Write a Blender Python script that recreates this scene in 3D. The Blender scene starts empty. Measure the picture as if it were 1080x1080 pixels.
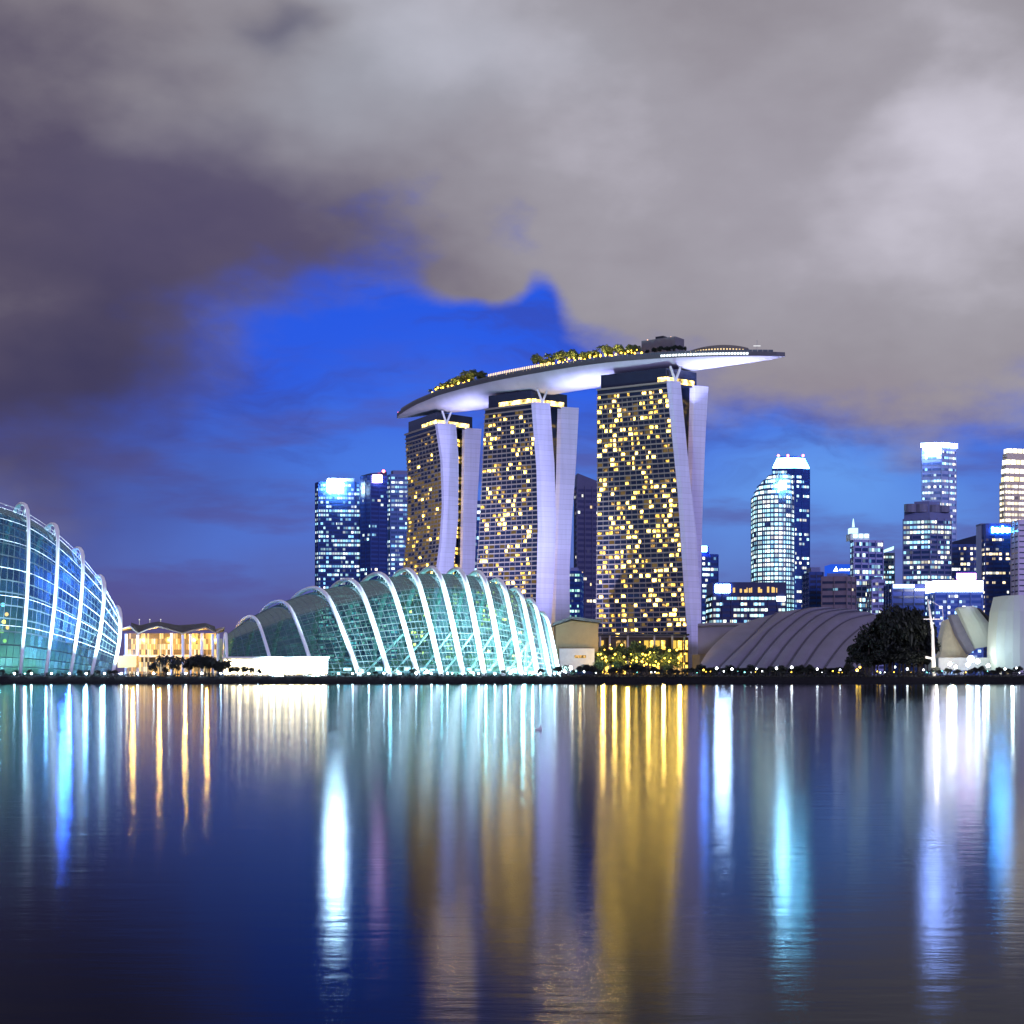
import bpy, bmesh, math, random
from mathutils import Vector, noise as mnoise

random.seed(7)
SC = bpy.context.scene
COL = SC.collection
F, CX, HY, CZ = 1700.0, 540.0, 710.0, 5.0


def P(px, py, Y):
    """World point seen at photo pixel (px, py) at distance Y."""
    return Vector(((px - CX) / F * Y, Y, CZ + (HY - py) / F * Y))


def lin(r, g, b):
    f = lambda c: (c / 255 / 12.92) if c / 255 <= .04045 else ((c / 255 + .055) / 1.055) ** 2.4
    return (f(r), f(g), f(b), 1)


# ------------------------------------------------------------------ camera
cam = bpy.data.objects.new('camera', bpy.data.cameras.new('camera'))
COL.objects.link(cam)
cam.location = (0, 0, CZ)
cam.rotation_euler = (math.radians(90), 0, 0)
cam.data.sensor_width = 36
cam.data.lens = 36 * F / 1080
cam.data.shift_y = (HY - 540) / 1080
cam.data.clip_start = .5
cam.data.clip_end = 20000
SC.camera = cam
SC.view_settings.view_transform = 'Standard'
SC.view_settings.look = 'None'
SC.view_settings.exposure = 0
SC.view_settings.gamma = 1
SC.cycles.use_denoising = True
SC.cycles.max_bounces = 8
SC.cycles.transparent_max_bounces = 12
SC.cycles.sample_clamp_indirect = 12
SC.cycles.caustics_reflective = False
SC.cycles.caustics_refractive = False


# ------------------------------------------------------------------ node helper
class NT:
    def __init__(s, tree):
        s.t = tree

    def n(s, typ, **kw):
        o = s.t.nodes.new(typ)
        for k, v in kw.items():
            setattr(o, k, v)
        return o

    def link(s, a, b):
        s.t.links.new(a, b)

    def put(s, sock, v):
        if hasattr(v, 'is_linked'):
            s.link(v, sock)
        else:
            sock.default_value = v

    def m(s, op, a, b=0.0, c=0.0, clamp=False):
        o = s.n('ShaderNodeMath', operation=op, use_clamp=clamp)
        for i, v in enumerate((a, b, c)):
            if i < len(o.inputs):
                s.put(o.inputs[i], v)
        return o.outputs[0]

    def mix(s, f, a, b, blend='MIX'):
        o = s.n('ShaderNodeMix', data_type='RGBA', blend_type=blend)
        s.put(o.inputs[0], f); s.put(o.inputs[6], a); s.put(o.inputs[7], b)
        return o.outputs[2]

    def ramp(s, f, stops):
        o = s.n('ShaderNodeValToRGB')
        o.color_ramp.interpolation = 'EASE' if len(stops) < 3 else 'LINEAR'
        e = o.color_ramp.elements
        while len(e) < len(stops):
            e.new(.5)
        for el, (p, c) in zip(e, stops):
            el.position = p; el.color = c
        s.put(o.inputs[0], f)
        return o.outputs[0]

    def smooth(s, v, a, b):
        o = s.n('ShaderNodeMapRange', interpolation_type='SMOOTHSTEP')
        s.put(o.inputs[0], v); s.put(o.inputs[1], a); s.put(o.inputs[2], b)
        return o.outputs[0]

    def noise(s, vec, scale, detail=4, rough=.5, out='Fac'):
        o = s.n('ShaderNodeTexNoise')
        s.put(o.inputs['Vector'], vec)
        o.inputs['Scale'].default_value = scale; o.inputs['Detail'].default_value = detail
        o.inputs['Roughness'].default_value = rough
        return o.outputs[out]

    def comb(s, x, y, z=0.0):
        o = s.n('ShaderNodeCombineXYZ')
        for i, v in enumerate((x, y, z)):
            s.put(o.inputs[i], v)
        return o.outputs[0]


# ------------------------------------------------------------------ sky (dusk, broken cloud lit from the city)
SUN_DIR = Vector((.42, -.84, .28)).normalized()      # towards the last glow of the evening, behind and to the right
sun_el = math.asin(SUN_DIR.z)
world = bpy.data.worlds.new('World')
SC.world = world
world.use_nodes = True
wt = world.node_tree
wt.nodes.clear()
w = NT(wt)
tc = w.n('ShaderNodeTexCoord').outputs['Generated']
sx = w.n('ShaderNodeSeparateXYZ'); w.link(tc, sx.inputs[0])
az0 = w.m('ARCTAN2', sx.outputs[0], sx.outputs[1])
el0 = w.m('ARCSINE', sx.outputs[2])
flat = w.comb(az0, w.m('MULTIPLY', el0, 1.7), 0.0)
nwarp = w.n('ShaderNodeTexNoise'); w.link(flat, nwarp.inputs['Vector'])
nwarp.inputs['Scale'].default_value = 7; nwarp.inputs['Detail'].default_value = 4; nwarp.inputs['Roughness'].default_value = .46
ns = w.n('ShaderNodeSeparateColor'); w.link(nwarp.outputs['Color'], ns.inputs[0])
az = w.m('ADD', az0, w.m('MULTIPLY', w.m('SUBTRACT', ns.outputs[0], .5), .19))
el = w.m('ADD', el0, w.m('MULTIPLY', w.m('SUBTRACT', ns.outputs[1], .5), .10))


def ang(px, py):
    return math.atan((px - CX) / F), math.atan((HY - py) / math.hypot(F, px - CX))


def gauss(px, py, sa, se, amp, a=None, e=None):
    ga, ge = ang(px, py)
    q = w.m('MULTIPLY', w.m('SUBTRACT', a or az, ga), F / sa)
    q2 = w.m('MULTIPLY', w.m('SUBTRACT', e or el, ge), F / se)
    return w.m('MULTIPLY', w.m('EXPONENT', w.m('MULTIPLY', w.m('ADD', w.m('MULTIPLY', q, q), w.m('MULTIPLY', q2, q2)), -1.0)), amp)


def gline(px, sa, amp):                    # depends on azimuth only
    q = w.m('MULTIPLY', w.m('SUBTRACT', az, ang(px, HY)[0]), F / sa)
    return w.m('MULTIPLY', w.m('EXPONENT', w.m('MULTIPLY', w.m('MULTIPLY', q, q), -1.0)), amp)


def total(lst):
    r = lst[0]
    for k in lst[1:]:
        r = w.m('ADD', r, k)
    return r


az1 = w.m('ADD', az0, w.m('MULTIPLY', w.m('SUBTRACT', ns.outputs[2], .5), .05))
el1 = w.m('ADD', el0, w.m('MULTIPLY', w.m('SUBTRACT', ns.outputs[0], .5), .03))
fine = w.noise(flat, 15, 7, .56)
soft = w.noise(flat, 5.5, 4, .5)
base_el = total([gline(430, 215, .112), gline(0, 130, -.060), gline(560, 45, .016), gline(900, 260, .006)])
dist = w.m('SUBTRACT', w.m('SUBTRACT', el, base_el), .150)
dist = w.m('ADD', dist, w.m('MULTIPLY', w.m('SUBTRACT', fine, .5), .095))
dist = w.m('ADD', dist, gauss(574, 312, 24, 24, -.055, az1, el1))
dist = w.m('ADD', dist, gauss(508, 300, 50, 22, .11, az1, el1))
soft_l = gline(110, 190, .034)
cover = w.smooth(dist, w.m('SUBTRACT', -.032, soft_l), w.m('ADD', .036, soft_l))
light = total([w.m('MULTIPLY', w.m('SUBTRACT', soft, .5), .42), w.m('MULTIPLY', w.m('SUBTRACT', fine, .5), .19),
               gauss(440, 70, 190, 100, .24), gauss(1025, 165, 85, 120, .26), gauss(720, 210, 200, 110, .10),
               gauss(880, 380, 260, 70, .0), gauss(240, 230, 210, 110, -.40), gauss(40, 440, 150, 110, -.40), gauss(140, 330, 110, 60, -.18), gauss(0, 190, 150, 200, -.18),
               gauss(55, 310, 90, 36, .16), gauss(262, 12, 40, 26, -.3), gauss(985, 66, 60, 26, -.14), gauss(40, 40, 160, 80, -.12)])
light = w.m('ADD', light, w.m('ADD', .60, gline(950, 420, .05)))
cloud = w.ramp(light, [(0, lin(44, 42, 80)), (.3, lin(86, 78, 101)), (.52, lin(136, 129, 138)), (.72, lin(162, 158, 167)), (1, lin(222, 218, 232))])
cloud = w.mix(gauss(410, 60, 190, 90, .5), cloud, lin(164, 171, 185))
cloud = w.mix(gauss(260, 230, 220, 110, .35), cloud, lin(92, 82, 122))
cloud = w.mix(gauss(840, 200, 260, 150, .3), cloud, lin(172, 165, 182))
cloud = w.mix(gauss(850, 420, 260, 50, .35), cloud, lin(146, 130, 150))
cloud = w.mix(gauss(90, 480, 170, 120, .55), cloud, lin(62, 58, 104))
elr = w.m('MULTIPLY', el0, 1 / .30)
blue = w.ramp(elr, [(0, lin(92, 82, 120)), (.10, lin(92, 86, 138)), (.24, lin(86, 104, 184)), (.40, lin(66, 104, 212)), (.58, lin(36, 92, 236)), (1, lin(30, 82, 222))])
blue = w.mix(gauss(850, 520, 210, 80, .85), blue, lin(104, 162, 244))
blue = w.mix(gauss(240, 570, 150, 60, .65), blue, lin(80, 118, 212))
blue = w.mix(gauss(375, 505, 175, 75, .8), blue, lin(72, 128, 236))
blue = w.mix(gauss(180, 650, 200, 50, .5), blue, lin(84, 76, 118))
streak = w.noise(w.comb(w.m('MULTIPLY', az0, 5.0), w.m('MULTIPLY', el0, 22.0), 3.0), 1.6, 5, .55)
streak = w.m('MULTIPLY', w.smooth(streak, .47, .68), w.smooth(el0, .235, .13))
blue = w.mix(w.m('MULTIPLY', streak, .6), blue, lin(84, 80, 150))
blue = w.mix(gauss(50, 520, 150, 75, .7), blue, lin(62, 62, 122))
wisp = w.noise(w.comb(w.m('MULTIPLY', az, 7.0), w.m('MULTIPLY', el, 16.0), 9.0), 1.5, 6, .58)
blue = w.mix(w.m('MULTIPLY', w.m('MULTIPLY', w.smooth(wisp, .46, .66), .48), w.smooth(el0, .085, .15)), blue, lin(58, 66, 150))
blue = w.mix(gauss(180, 390, 120, 80, .55), blue, lin(52, 70, 158))
sky = w.mix(cover, blue, cloud)
nishita = w.n('ShaderNodeTexSky', sky_type='NISHITA', sun_disc=False)
nishita.sun_elevation = math.radians(1.0)
nishita.sun_rotation = math.atan2(SUN_DIR.x, SUN_DIR.y)
bg = w.n('ShaderNodeBackground'); w.link(sky, bg.inputs[0]); bg.inputs[1].default_value = .97
bg2 = w.n('ShaderNodeBackground'); w.link(nishita.outputs[0], bg2.inputs[0]); bg2.inputs[1].default_value = .006
add = w.n('ShaderNodeAddShader'); w.link(bg.outputs[0], add.inputs[0]); w.link(bg2.outputs[0], add.inputs[1])
wo = w.n('ShaderNodeOutputWorld'); w.link(add.outputs[0], wo.inputs[0])

sun = bpy.data.objects.new('sun', bpy.data.lights.new('sun', 'SUN'))
COL.objects.link(sun)
sun.data.energy = 1.5
sun.data.color = (.52, .48, 1.0)
sun.data.angle = math.radians(12)
sun.rotation_euler = SUN_DIR.to_track_quat('Z', 'Y').to_euler()

# ------------------------------------------------------------------ materials
MATS = {}


def newmat(name):
    m = bpy.data.materials.new(name)
    m.use_nodes = True
    m.node_tree.nodes.clear()
    t = NT(m.node_tree)
    t.out = t.n('ShaderNodeOutputMaterial')
    return m, t


def plain(name, col, rough=.6, metal=0.0, var=.25, scale=.35, spec=.4):
    """Solid paint, stone or cladding with a little uneven weathering."""
    if name in MATS:
        return MATS[name]
    m, t = newmat(name)
    c = t.n('ShaderNodeTexCoord').outputs['Object']
    n = t.noise(c, scale, 5, .6)
    k = t.m('ADD', t.m('MULTIPLY', t.m('SUBTRACT', n, .5), 2 * var), 1.0)
    b = t.n('ShaderNodeBsdfPrincipled')
    colr = t.n('ShaderNodeVectorMath', operation='SCALE')
    colr.inputs[0].default_value = col[:3]; t.link(k, colr.inputs[3])
    t.link(colr.outputs[0], b.inputs['Base Color'])
    b.inputs['Roughness'].default_value = rough; b.inputs['Metallic'].default_value = metal
    b.inputs['Specular IOR Level'].default_value = spec
    t.link(b.outputs[0], t.out.inputs[0])
    MATS[name] = m
    return m


def glow(name, col, strength, var=.0, scale=1.0):
    if name in MATS:
        return MATS[name]
    m, t = newmat(name)
    e = t.n('ShaderNodeEmission'); e.inputs[0].default_value = (*col, 1)
    if var:
        n = t.noise(t.n('ShaderNodeTexCoord').outputs['Object'], scale, 3, .6)
        t.put(e.inputs[1], t.m('MULTIPLY', t.m('POWER', t.m('MULTIPLY', n, 2.0), 2 + 3 * var), strength))
    else:
        e.inputs[1].default_value = strength
    t.link(e.outputs[0], t.out.inputs[0])
    MATS[name] = m
    return m


def office_glass(name, lit, cellw, cols, strength, body=(.02, .045, .15), rough=.18):
    """Ribbon glazing: offices behind it lit or dark, room by room. UV: x = metres along the face, y = storey."""
    if name in MATS:
        return MATS[name]
    m, t = newmat(name)
    s = t.n('ShaderNodeSeparateXYZ'); t.link(t.n('ShaderNodeUVMap', uv_map='UVMap').outputs[0], s.inputs[0])
    fl = t.m('FLOOR', s.outputs[1])
    cu = t.m('DIVIDE', s.outputs[0], cellw)
    ci = t.m('FLOOR', cu)
    rnd = t.n('ShaderNodeObjectInfo').outputs['Random']

    def wn(x, y, z):
        o = t.n('ShaderNodeTexWhiteNoise', noise_dimensions='3D'); t.link(t.comb(x, y, z), o.inputs[0])
        return o
    a = wn(ci, fl, 1.0)
    g = wn(t.m('FLOOR', t.m('DIVIDE', t.m('ADD', cu, t.m('MULTIPLY', rnd, 9.0)), 4.0)), fl, 5.0)
    f = wn(0.0, fl, 9.0)
    v = t.m('ADD', t.m('ADD', t.m('MULTIPLY', a.outputs[0], .36), t.m('MULTIPLY', g.outputs[0], .36)), t.m('MULTIPLY', f.outputs[0], .28))
    on = t.smooth(v, 1 - lit - .22 + .20, 1 - lit - .22 + .26)
    fr = t.m('FRACT', cu)
    pane = t.m('MULTIPLY', t.smooth(fr, .04, .12), t.smooth(fr, .96, .88))
    b2 = wn(ci, fl, 17.0)
    col = t.ramp(b2.outputs[0], [(i / max(1, len(cols) - 1), (*c, 1)) for i, c in enumerate(cols)])
    st = t.m('MULTIPLY', t.m('MULTIPLY', on, pane), t.m('MULTIPLY', t.m('ADD', t.m('MULTIPLY', wn(ci, fl, 23.0).outputs[0], 1.3), .25), strength))
    p = t.n('ShaderNodeBsdfPrincipled')
    p.inputs['Base Color'].default_value = (*body, 1)
    p.inputs['Roughness'].default_value = rough
    t.link(col, p.inputs['Emission Color']); t.link(st, p.inputs['Emission Strength'])
    t.link(p.outputs[0], t.out.inputs[0])
    MATS[name] = m
    return m


def greenhouse_glass(name, tint, nu, nv, bar=(.11, .15, .16)):
    """Grid shell: thin light glazing bars, panes that partly reflect, partly show the inside."""
    if name in MATS:
        return MATS[name]
    m, t = newmat(name)
    s = t.n('ShaderNodeSeparateXYZ'); t.link(t.n('ShaderNodeUVMap', uv_map='UVMap').outputs[0], s.inputs[0])
    fu = t.m('FRACT', t.m('MULTIPLY', s.outputs[0], nu)); fv = t.m('FRACT', t.m('MULTIPLY', s.outputs[1], nv))
    line = t.m('MAXIMUM', t.m('LESS_THAN', fu, .10), t.m('LESS_THAN', fv, .08))
    tr = t.n('ShaderNodeBsdfTransparent'); tr.inputs[0].default_value = (*tint, 1)
    gl = t.n('ShaderNodeBsdfGlossy'); gl.inputs['Roughness'].default_value = .12; gl.inputs[0].default_value = (.32, .42, .46, 1)
    df = t.n('ShaderNodeBsdfDiffuse'); df.inputs[0].default_value = (.02, .05, .05, 1)
    tl = t.n('ShaderNodeBsdfTranslucent'); tl.inputs[0].default_value = (.25, .5, .5, 1)
    ad = t.n('ShaderNodeMixShader'); ad.inputs[0].default_value = .6; t.link(df.outputs[0], ad.inputs[1]); t.link(tl.outputs[0], ad.inputs[2])
    m1 = t.n('ShaderNodeMixShader'); pw = t.n('ShaderNodeTexWhiteNoise', noise_dimensions='2D'); t.link(t.comb(t.m('FLOOR', t.m('MULTIPLY', s.outputs[0], nu)), t.m('FLOOR', t.m('MULTIPLY', s.outputs[1], nv))), pw.inputs[0]); t.link(t.m('ADD', .06, t.m('MULTIPLY', t.m('POWER', pw.outputs[0], 2.0), .30)), m1.inputs[0]); t.link(tr.outputs[0], m1.inputs[1]); t.link(ad.outputs[0], m1.inputs[2])
    fr = t.n('ShaderNodeFresnel'); fr.inputs[0].default_value = 1.5
    m2 = t.n('ShaderNodeMixShader'); t.link(t.m('MULTIPLY', fr.outputs[0], .8), m2.inputs[0]); t.link(m1.outputs[0], m2.inputs[1]); t.link(gl.outputs[0], m2.inputs[2])
    bd = t.n('ShaderNodeBsdfDiffuse'); bd.inputs[0].default_value = (*bar, 1)
    m3 = t.n('ShaderNodeMixShader'); t.link(line, m3.inputs[0]); t.link(m2.outputs[0], m3.inputs[1]); t.link(bd.outputs[0], m3.inputs[2])
    t.link(m3.outputs[0], t.out.inputs[0])
    MATS[name] = m
    return m


def water_mat():
    m, t = newmat('water')
    g = t.n('ShaderNodeTexCoord').outputs['Object']
    mp = t.n('ShaderNodeMapping'); t.link(g, mp.inputs[0]); mp.inputs['Scale'].default_value = (.30, 1.0, 1)
    n1 = t.noise(mp.outputs[0], 1.0, 5, .62)
    mp2 = t.n('ShaderNodeMapping'); t.link(g, mp2.inputs[0]); mp2.inputs['Scale'].default_value = (.004, .03, 1)
    n2 = t.noise(mp2.outputs[0], 1.0, 4, .6)
    bp = t.n('ShaderNodeBump'); bp.inputs['Strength'].default_value = .6; bp.inputs['Distance'].default_value = .019
    t.link(n1, bp.inputs['Height'])
    gl = t.n('ShaderNodeBsdfGlossy', distribution='BECKMANN'); gl.inputs[0].default_value = (.93, .96, 1, 1)
    t.link(t.m('ADD', t.m('MULTIPLY', n2, .05), .102), gl.inputs['Roughness'])
    df = t.n('ShaderNodeBsdfDiffuse'); df.inputs[0].default_value = (.004, .006, .016, 1)
    fr = t.n('ShaderNodeFresnel'); fr.inputs[0].default_value = 1.33
    t.link(bp.outputs[0], gl.inputs['Normal'])
    mx = t.n('ShaderNodeMixShader'); t.link(t.m('POWER', fr.outputs[0], 1.75), mx.inputs[0])
    t.link(df.outputs[0], mx.inputs[1]); t.link(gl.outputs[0], mx.inputs[2])
    t.link(mx.outputs[0], t.out.inputs[0])
    return m


WHITE = plain('white_steel', (.78, .80, .82), .45, 0, .06)
def fin_mat():
    m, t = newmat('fin_cladding')
    c = t.n('ShaderNodeTexCoord').outputs['Object']
    sp = t.n('ShaderNodeSeparateXYZ'); t.link(c, sp.inputs[0])
    fz = t.m('FRACT', t.m('DIVIDE', sp.outputs[2], 3.6))
    joint = t.m('LESS_THAN', fz, .07)
    pan = t.n('ShaderNodeTexWhiteNoise', noise_dimensions='1D'); t.link(t.m('FLOOR', t.m('DIVIDE', sp.outputs[2], 3.6)), pan.inputs['W'])
    mp = t.n('ShaderNodeMapping'); t.link(c, mp.inputs[0]); mp.inputs['Scale'].default_value = (.5, .5, .03)
    st = t.noise(mp.outputs[0], 1.0, 5, .6)
    k = t.m('ADD', t.m('MULTIPLY', st, .34), t.m('ADD', .78, t.m('MULTIPLY', pan.outputs[0], .10)))
    k = t.m('MULTIPLY', k, t.m('SUBTRACT', 1.0, t.m('MULTIPLY', joint, .22)))
    v = t.n('ShaderNodeVectorMath', operation='SCALE'); v.inputs[0].default_value = (.62, .62, .82); t.link(k, v.inputs[3])
    b = t.n('ShaderNodeBsdfPrincipled'); t.link(v.outputs[0], b.inputs['Base Color']); b.inputs['Roughness'].default_value = .6; b.inputs['Specular IOR Level'].default_value = .2
    t.link(b.outputs[0], t.out.inputs[0])
    return m


FIN = fin_mat()
HULL = plain('hull_cladding', (.72, .70, .78), .45, 0, .16, .12)
DARK = plain('dark_metal', (.03, .035, .045), .5)
DARKGLASS = plain('dark_glass', (.018, .028, .06), .15, 0, .3, .1)
BLUEWALL = plain('blue_curtain_wall', (.02, .06, .26), .25, 0, .25, .05)
GREYWALL = plain('grey_violet_stone', (.15, .18, .35), .6, 0, .15, .05)
PALEWALL = plain('pale_violet_concrete', (.31, .34, .62), .6, 0, .1, .05)
LEAF = plain('shaded_foliage', (.009, .014, .011), .7, 0, .5, .6)  # foliage darkened to near black, silhouette shade held in the colour
LEAFLIT = plain('lit_foliage', (.06, .09, .03), .7, 0, .5, .6)  # lighter copy of the same foliage for trees under lamps
BARK = plain('bark', (.05, .04, .03), .9)
ROCK = plain('embankment_rock', (.012, .013, .016), .95, 0, .6, .5, .1)
SOIL = plain('ground', (.05, .05, .055), .9)
SAND = plain('theatre_roof', (.15, .14, .195), .5, 0, .3, .08)
SEAMSHADE = plain('roof_joint_shade', (.07, .065, .09), .8)  # dark tone stands in for the shadow at roof steps
LEDGE = plain('balcony_concrete', (.30, .27, .24), .7, 0, .15, .2)
CREAM = plain('cream_render', (.62, .56, .44), .6)
LAMPBLUE = glow('lamp_cool', (.60, .84, 1.0), 85)
LAMPWARM = glow('lamp_warm', (1.0, .58, .05), 12)
LAMPRED = glow('lamp_red', (1.0, .12, .10), 14)
WIN_A = glow('window_pale_gold', (1.0, .63, .095), 13, .5, .6)
WIN_B = glow('window_gold', (1.0, .61, .10), 2.3, .6, .6)
WIN_C = glow('window_dim_gold', (1.0, .60, .18), .5, .6, .6)
SIGNW = glow('sign_white', (.78, .90, 1.0), 7)
SIGNHOT = glow('sign_floodlit', (.50, .80, 1.0), 150)
SIGNB = glow('sign_blue', (.12, .32, 1.0), 5)


# ------------------------------------------------------------------ mesh helpers
class MB:
    def __init__(s):
        s.v = []; s.f = []; s.uv = []

    def face(s, pts, uvs=None):
        i = len(s.v)
        s.v += [Vector(p) for p in pts]
        s.f.append(tuple(range(i, i + len(pts))))
        s.uv.append(uvs or [(0, 0)] * len(pts))

    def grid(s, rows, uvs=None, close=False):
        """Lofted sheet through rows of points (shared vertices)."""
        i0 = len(s.v); n = len(rows[0])
        for r in rows:
            s.v += [Vector(p) for p in r]
        for j in range(len(rows) - 1):
            for i in range(n if close else n - 1):
                k = (i + 1) % n
                s.f.append((i0 + j * n + i, i0 + j * n + k, i0 + (j + 1) * n + k, i0 + (j + 1) * n + i))
                if uvs:
                    a, b = (i / (n - 1), (i + 1) / (n - 1)), (j / (len(rows) - 1), (j + 1) / (len(rows) - 1))
                    s.uv.append([(a[0], b[0]), (a[1], b[0]), (a[1], b[1]), (a[0], b[1])])
                else:
                    s.uv.append([(0, 0)] * 4)
        return i0

    def cap(s, idx):
        s.f.append(tuple(idx)); s.uv.append([(0, 0)] * len(idx))

    def loft(s, rows):
        """Closed solid: rings of points, capped."""
        i0 = s.grid(rows, close=True); n = len(rows[0])
        s.cap([i0 + i for i in range(n)][::-1])
        e = i0 + (len(rows) - 1) * n
        s.cap([e + i for i in range(n)])
        return s

    def prism(s, poly, z0, z1):
        return s.loft([[Vector((p[0], p[1], z0)) for p in poly], [Vector((p[0], p[1], z1)) for p in poly]])

    def box(s, c, sx, sy, sz, rz=0):
        ca, sa = math.cos(rz), math.sin(rz)
        poly = [(c[0] + x * sx / 2 * ca - y * sy / 2 * sa, c[1] + x * sx / 2 * sa + y * sy / 2 * ca) for x, y in ((-1, -1), (1, -1), (1, 1), (-1, 1))]
        return s.prism(poly, c[2], c[2] + sz)

    def hexa(s, a, b, t, h):
        """Slab from line a-b, thickness vector t, height vector h."""
        a, b, t, h = Vector(a), Vector(b), Vector(t), Vector(h)
        return s.loft([[a, b, b + t, a + t], [a + h, b + h, b + t + h, a + t + h]])

    def tube(s, pts, r, n=8, flat=1.0, axis=None):
        pts = [Vector(p) for p in pts]
        rows = []
        for i, p in enumerate(pts):
            d = (pts[min(i + 1, len(pts) - 1)] - pts[max(i - 1, 0)]).normalized()
            u = d.cross(axis or (Vector((0, 0, 1)) if abs(d.z) < .9 else Vector((1, 0, 0)))).normalized()
            v = d.cross(u).normalized()
            rr = r[i] if isinstance(r, (list, tuple)) else r
            rows.append([p + u * math.cos(2 * math.pi * k / n) * rr + v * math.sin(2 * math.pi * k / n) * rr * flat for k in range(n)])
        return s.loft(rows)

    def sphere(s, c, r, nu=10, nv=6):
        rows = []
        for j in range(nv + 1):
            th = math.pi * (.02 + .96 * j / nv) - math.pi / 2
            rows.append([Vector(c) + Vector((math.cos(th) * math.cos(2 * math.pi * i / nu), math.cos(th) * math.sin(2 * math.pi * i / nu), math.sin(th))) * r for i in range(nu)])
        return s.loft(rows)

    def build(s, name, mat, parent=None, smooth=False, off=None):
        o_ = Vector((0, 0, 0))
        if off is not None:
            o_ = Vector(off)
        elif parent is not None:
            q = parent
            while q is not None:
                o_ += q.location; q = q.parent
        me = bpy.data.meshes.new(name)
        me.from_pydata([tuple(p - o_) for p in s.v], [], s.f)
        ul = me.uv_layers.new(name='UVMap')
        flat = [c for f in s.uv for u in f for c in u]
        ul.data.foreach_set('uv', flat)
        me.materials.append(mat)
        if smooth:
            me.polygons.foreach_set('use_smooth', [True] * len(me.polygons))
        o = bpy.data.objects.new(name, me)
        COL.objects.link(o)
        if parent is not None:
            o.parent = parent
        elif off is not None:
            o.location = off
        return o


def thing(name, label, cat, loc, group=None):
    o = bpy.data.objects.new(name, None)
    COL.objects.link(o)
    o.empty_display_size = 1
    o.location = loc
    o['label'] = label; o['category'] = cat
    if group:
        o['group'] = group
    return o


def structure(o):
    o['kind'] = 'structure'
    return o


def dup(root, loc, label=None, group=None, scale=None, rz=None):
    r = root.copy(); COL.objects.link(r); r.location = loc
    if label: r['label'] = label
    if group: r['group'] = group
    if scale is not None: r.scale = scale if isinstance(scale, tuple) else (scale,) * 3
    if rz is not None: r.rotation_euler = (0, 0, rz)
    for ch in list(root.children):
        c = ch.copy(); COL.objects.link(c); c.parent = r
        for g in ch.children:
            d = g.copy(); COL.objects.link(d); d.parent = c
    return r


def lamp_light(name, typ, loc, energy, col, parent=None, target=None, size=1.0, spot=60, blend=.8):
    l = bpy.data.lights.new(name, typ)
    l.energy = energy; l.color = col
    if typ in ('POINT', 'SPOT'):
        l.shadow_soft_size = size
    if typ == 'SPOT':
        l.spot_size = math.radians(spot); l.spot_blend = blend
    o = bpy.data.objects.new(name, l); COL.objects.link(o)
    loc = Vector(loc)
    if target is not None:
        o.rotation_euler = (Vector(target) - loc).to_track_quat('-Z', 'Y').to_euler()
    if parent is not None:
        o.parent = parent; o.location = loc - parent.location
    else:
        o.location = loc
    return o


def catmull(pts, n=6):
    pts = [Vector(p) for p in pts]
    out = []
    for i in range(len(pts) - 1):
        p0, p1, p2, p3 = pts[max(i - 1, 0)], pts[i], pts[i + 1], pts[min(i + 2, len(pts) - 1)]
        for k in range(n):
            t = k / n
            out.append(.5 * ((2 * p1) + (p2 - p0) * t + (2 * p0 - 5 * p1 + 4 * p2 - p3) * t * t + (3 * p1 - p0 - 3 * p2 + p3) * t ** 3))
    out.append(pts[-1])
    return out


def interp(tab, y):
    """tab: (py, px) rising in py."""
    if y <= tab[0][0]: return tab[0][1]
    for (a, b), (c, d) in zip(tab, tab[1:]):
        if y <= c:
            t = (y - a) / (c - a)
            return b + (d - b) * t
    return tab[-1][1]


GZ = 3.4      # level of the land behind the embankment

# ------------------------------------------------------------------ setting: water, embankment, land
b = MB(); b.grid([[(-4000, -400, 0), (4000, -400, 0)], [(-4000, 778, 0), (4000, 778, 0)]])
structure(b.build('water', water_mat()))
b = MB()
rows = []
for i in range(-110, 111):
    x = i * 5
    j1 = mnoise.noise(Vector((x * .07, 0, 0))) * .5; j2 = mnoise.noise(Vector((x * .13, 5, 0))) * .5
    rows.append([(x, 770.5 + j1, -1), (x, 772 + j1, .5 + j2 * .3), (x, 774 + j2, 2.0 + j1 * .5), (x, 777, GZ + j2 * .4), (x, 781, GZ)])
b.grid(rows)
structure(b.build('embankment', ROCK, smooth=True))
b = MB(); b.face([(-9000, 780, GZ - .15), (9000, 780, GZ - .15), (9000, 15000, GZ - .15), (-9000, 15000, GZ - .15)])
b.face([(-9000, 780, GZ - 5), (9000, 780, GZ - 5), (9000, 780, GZ - .15), (-9000, 780, GZ - .15)])
structure(b.build('ground', SOIL))


# ------------------------------------------------------------------ integrated-resort hotel: three towers under one sky deck
def tower_lines(tab, Y):
    return lambda z: Vector(((interp(tab, HY - (z - CZ) * F / Y) - CX) / F * Y, Y, z))


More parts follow.
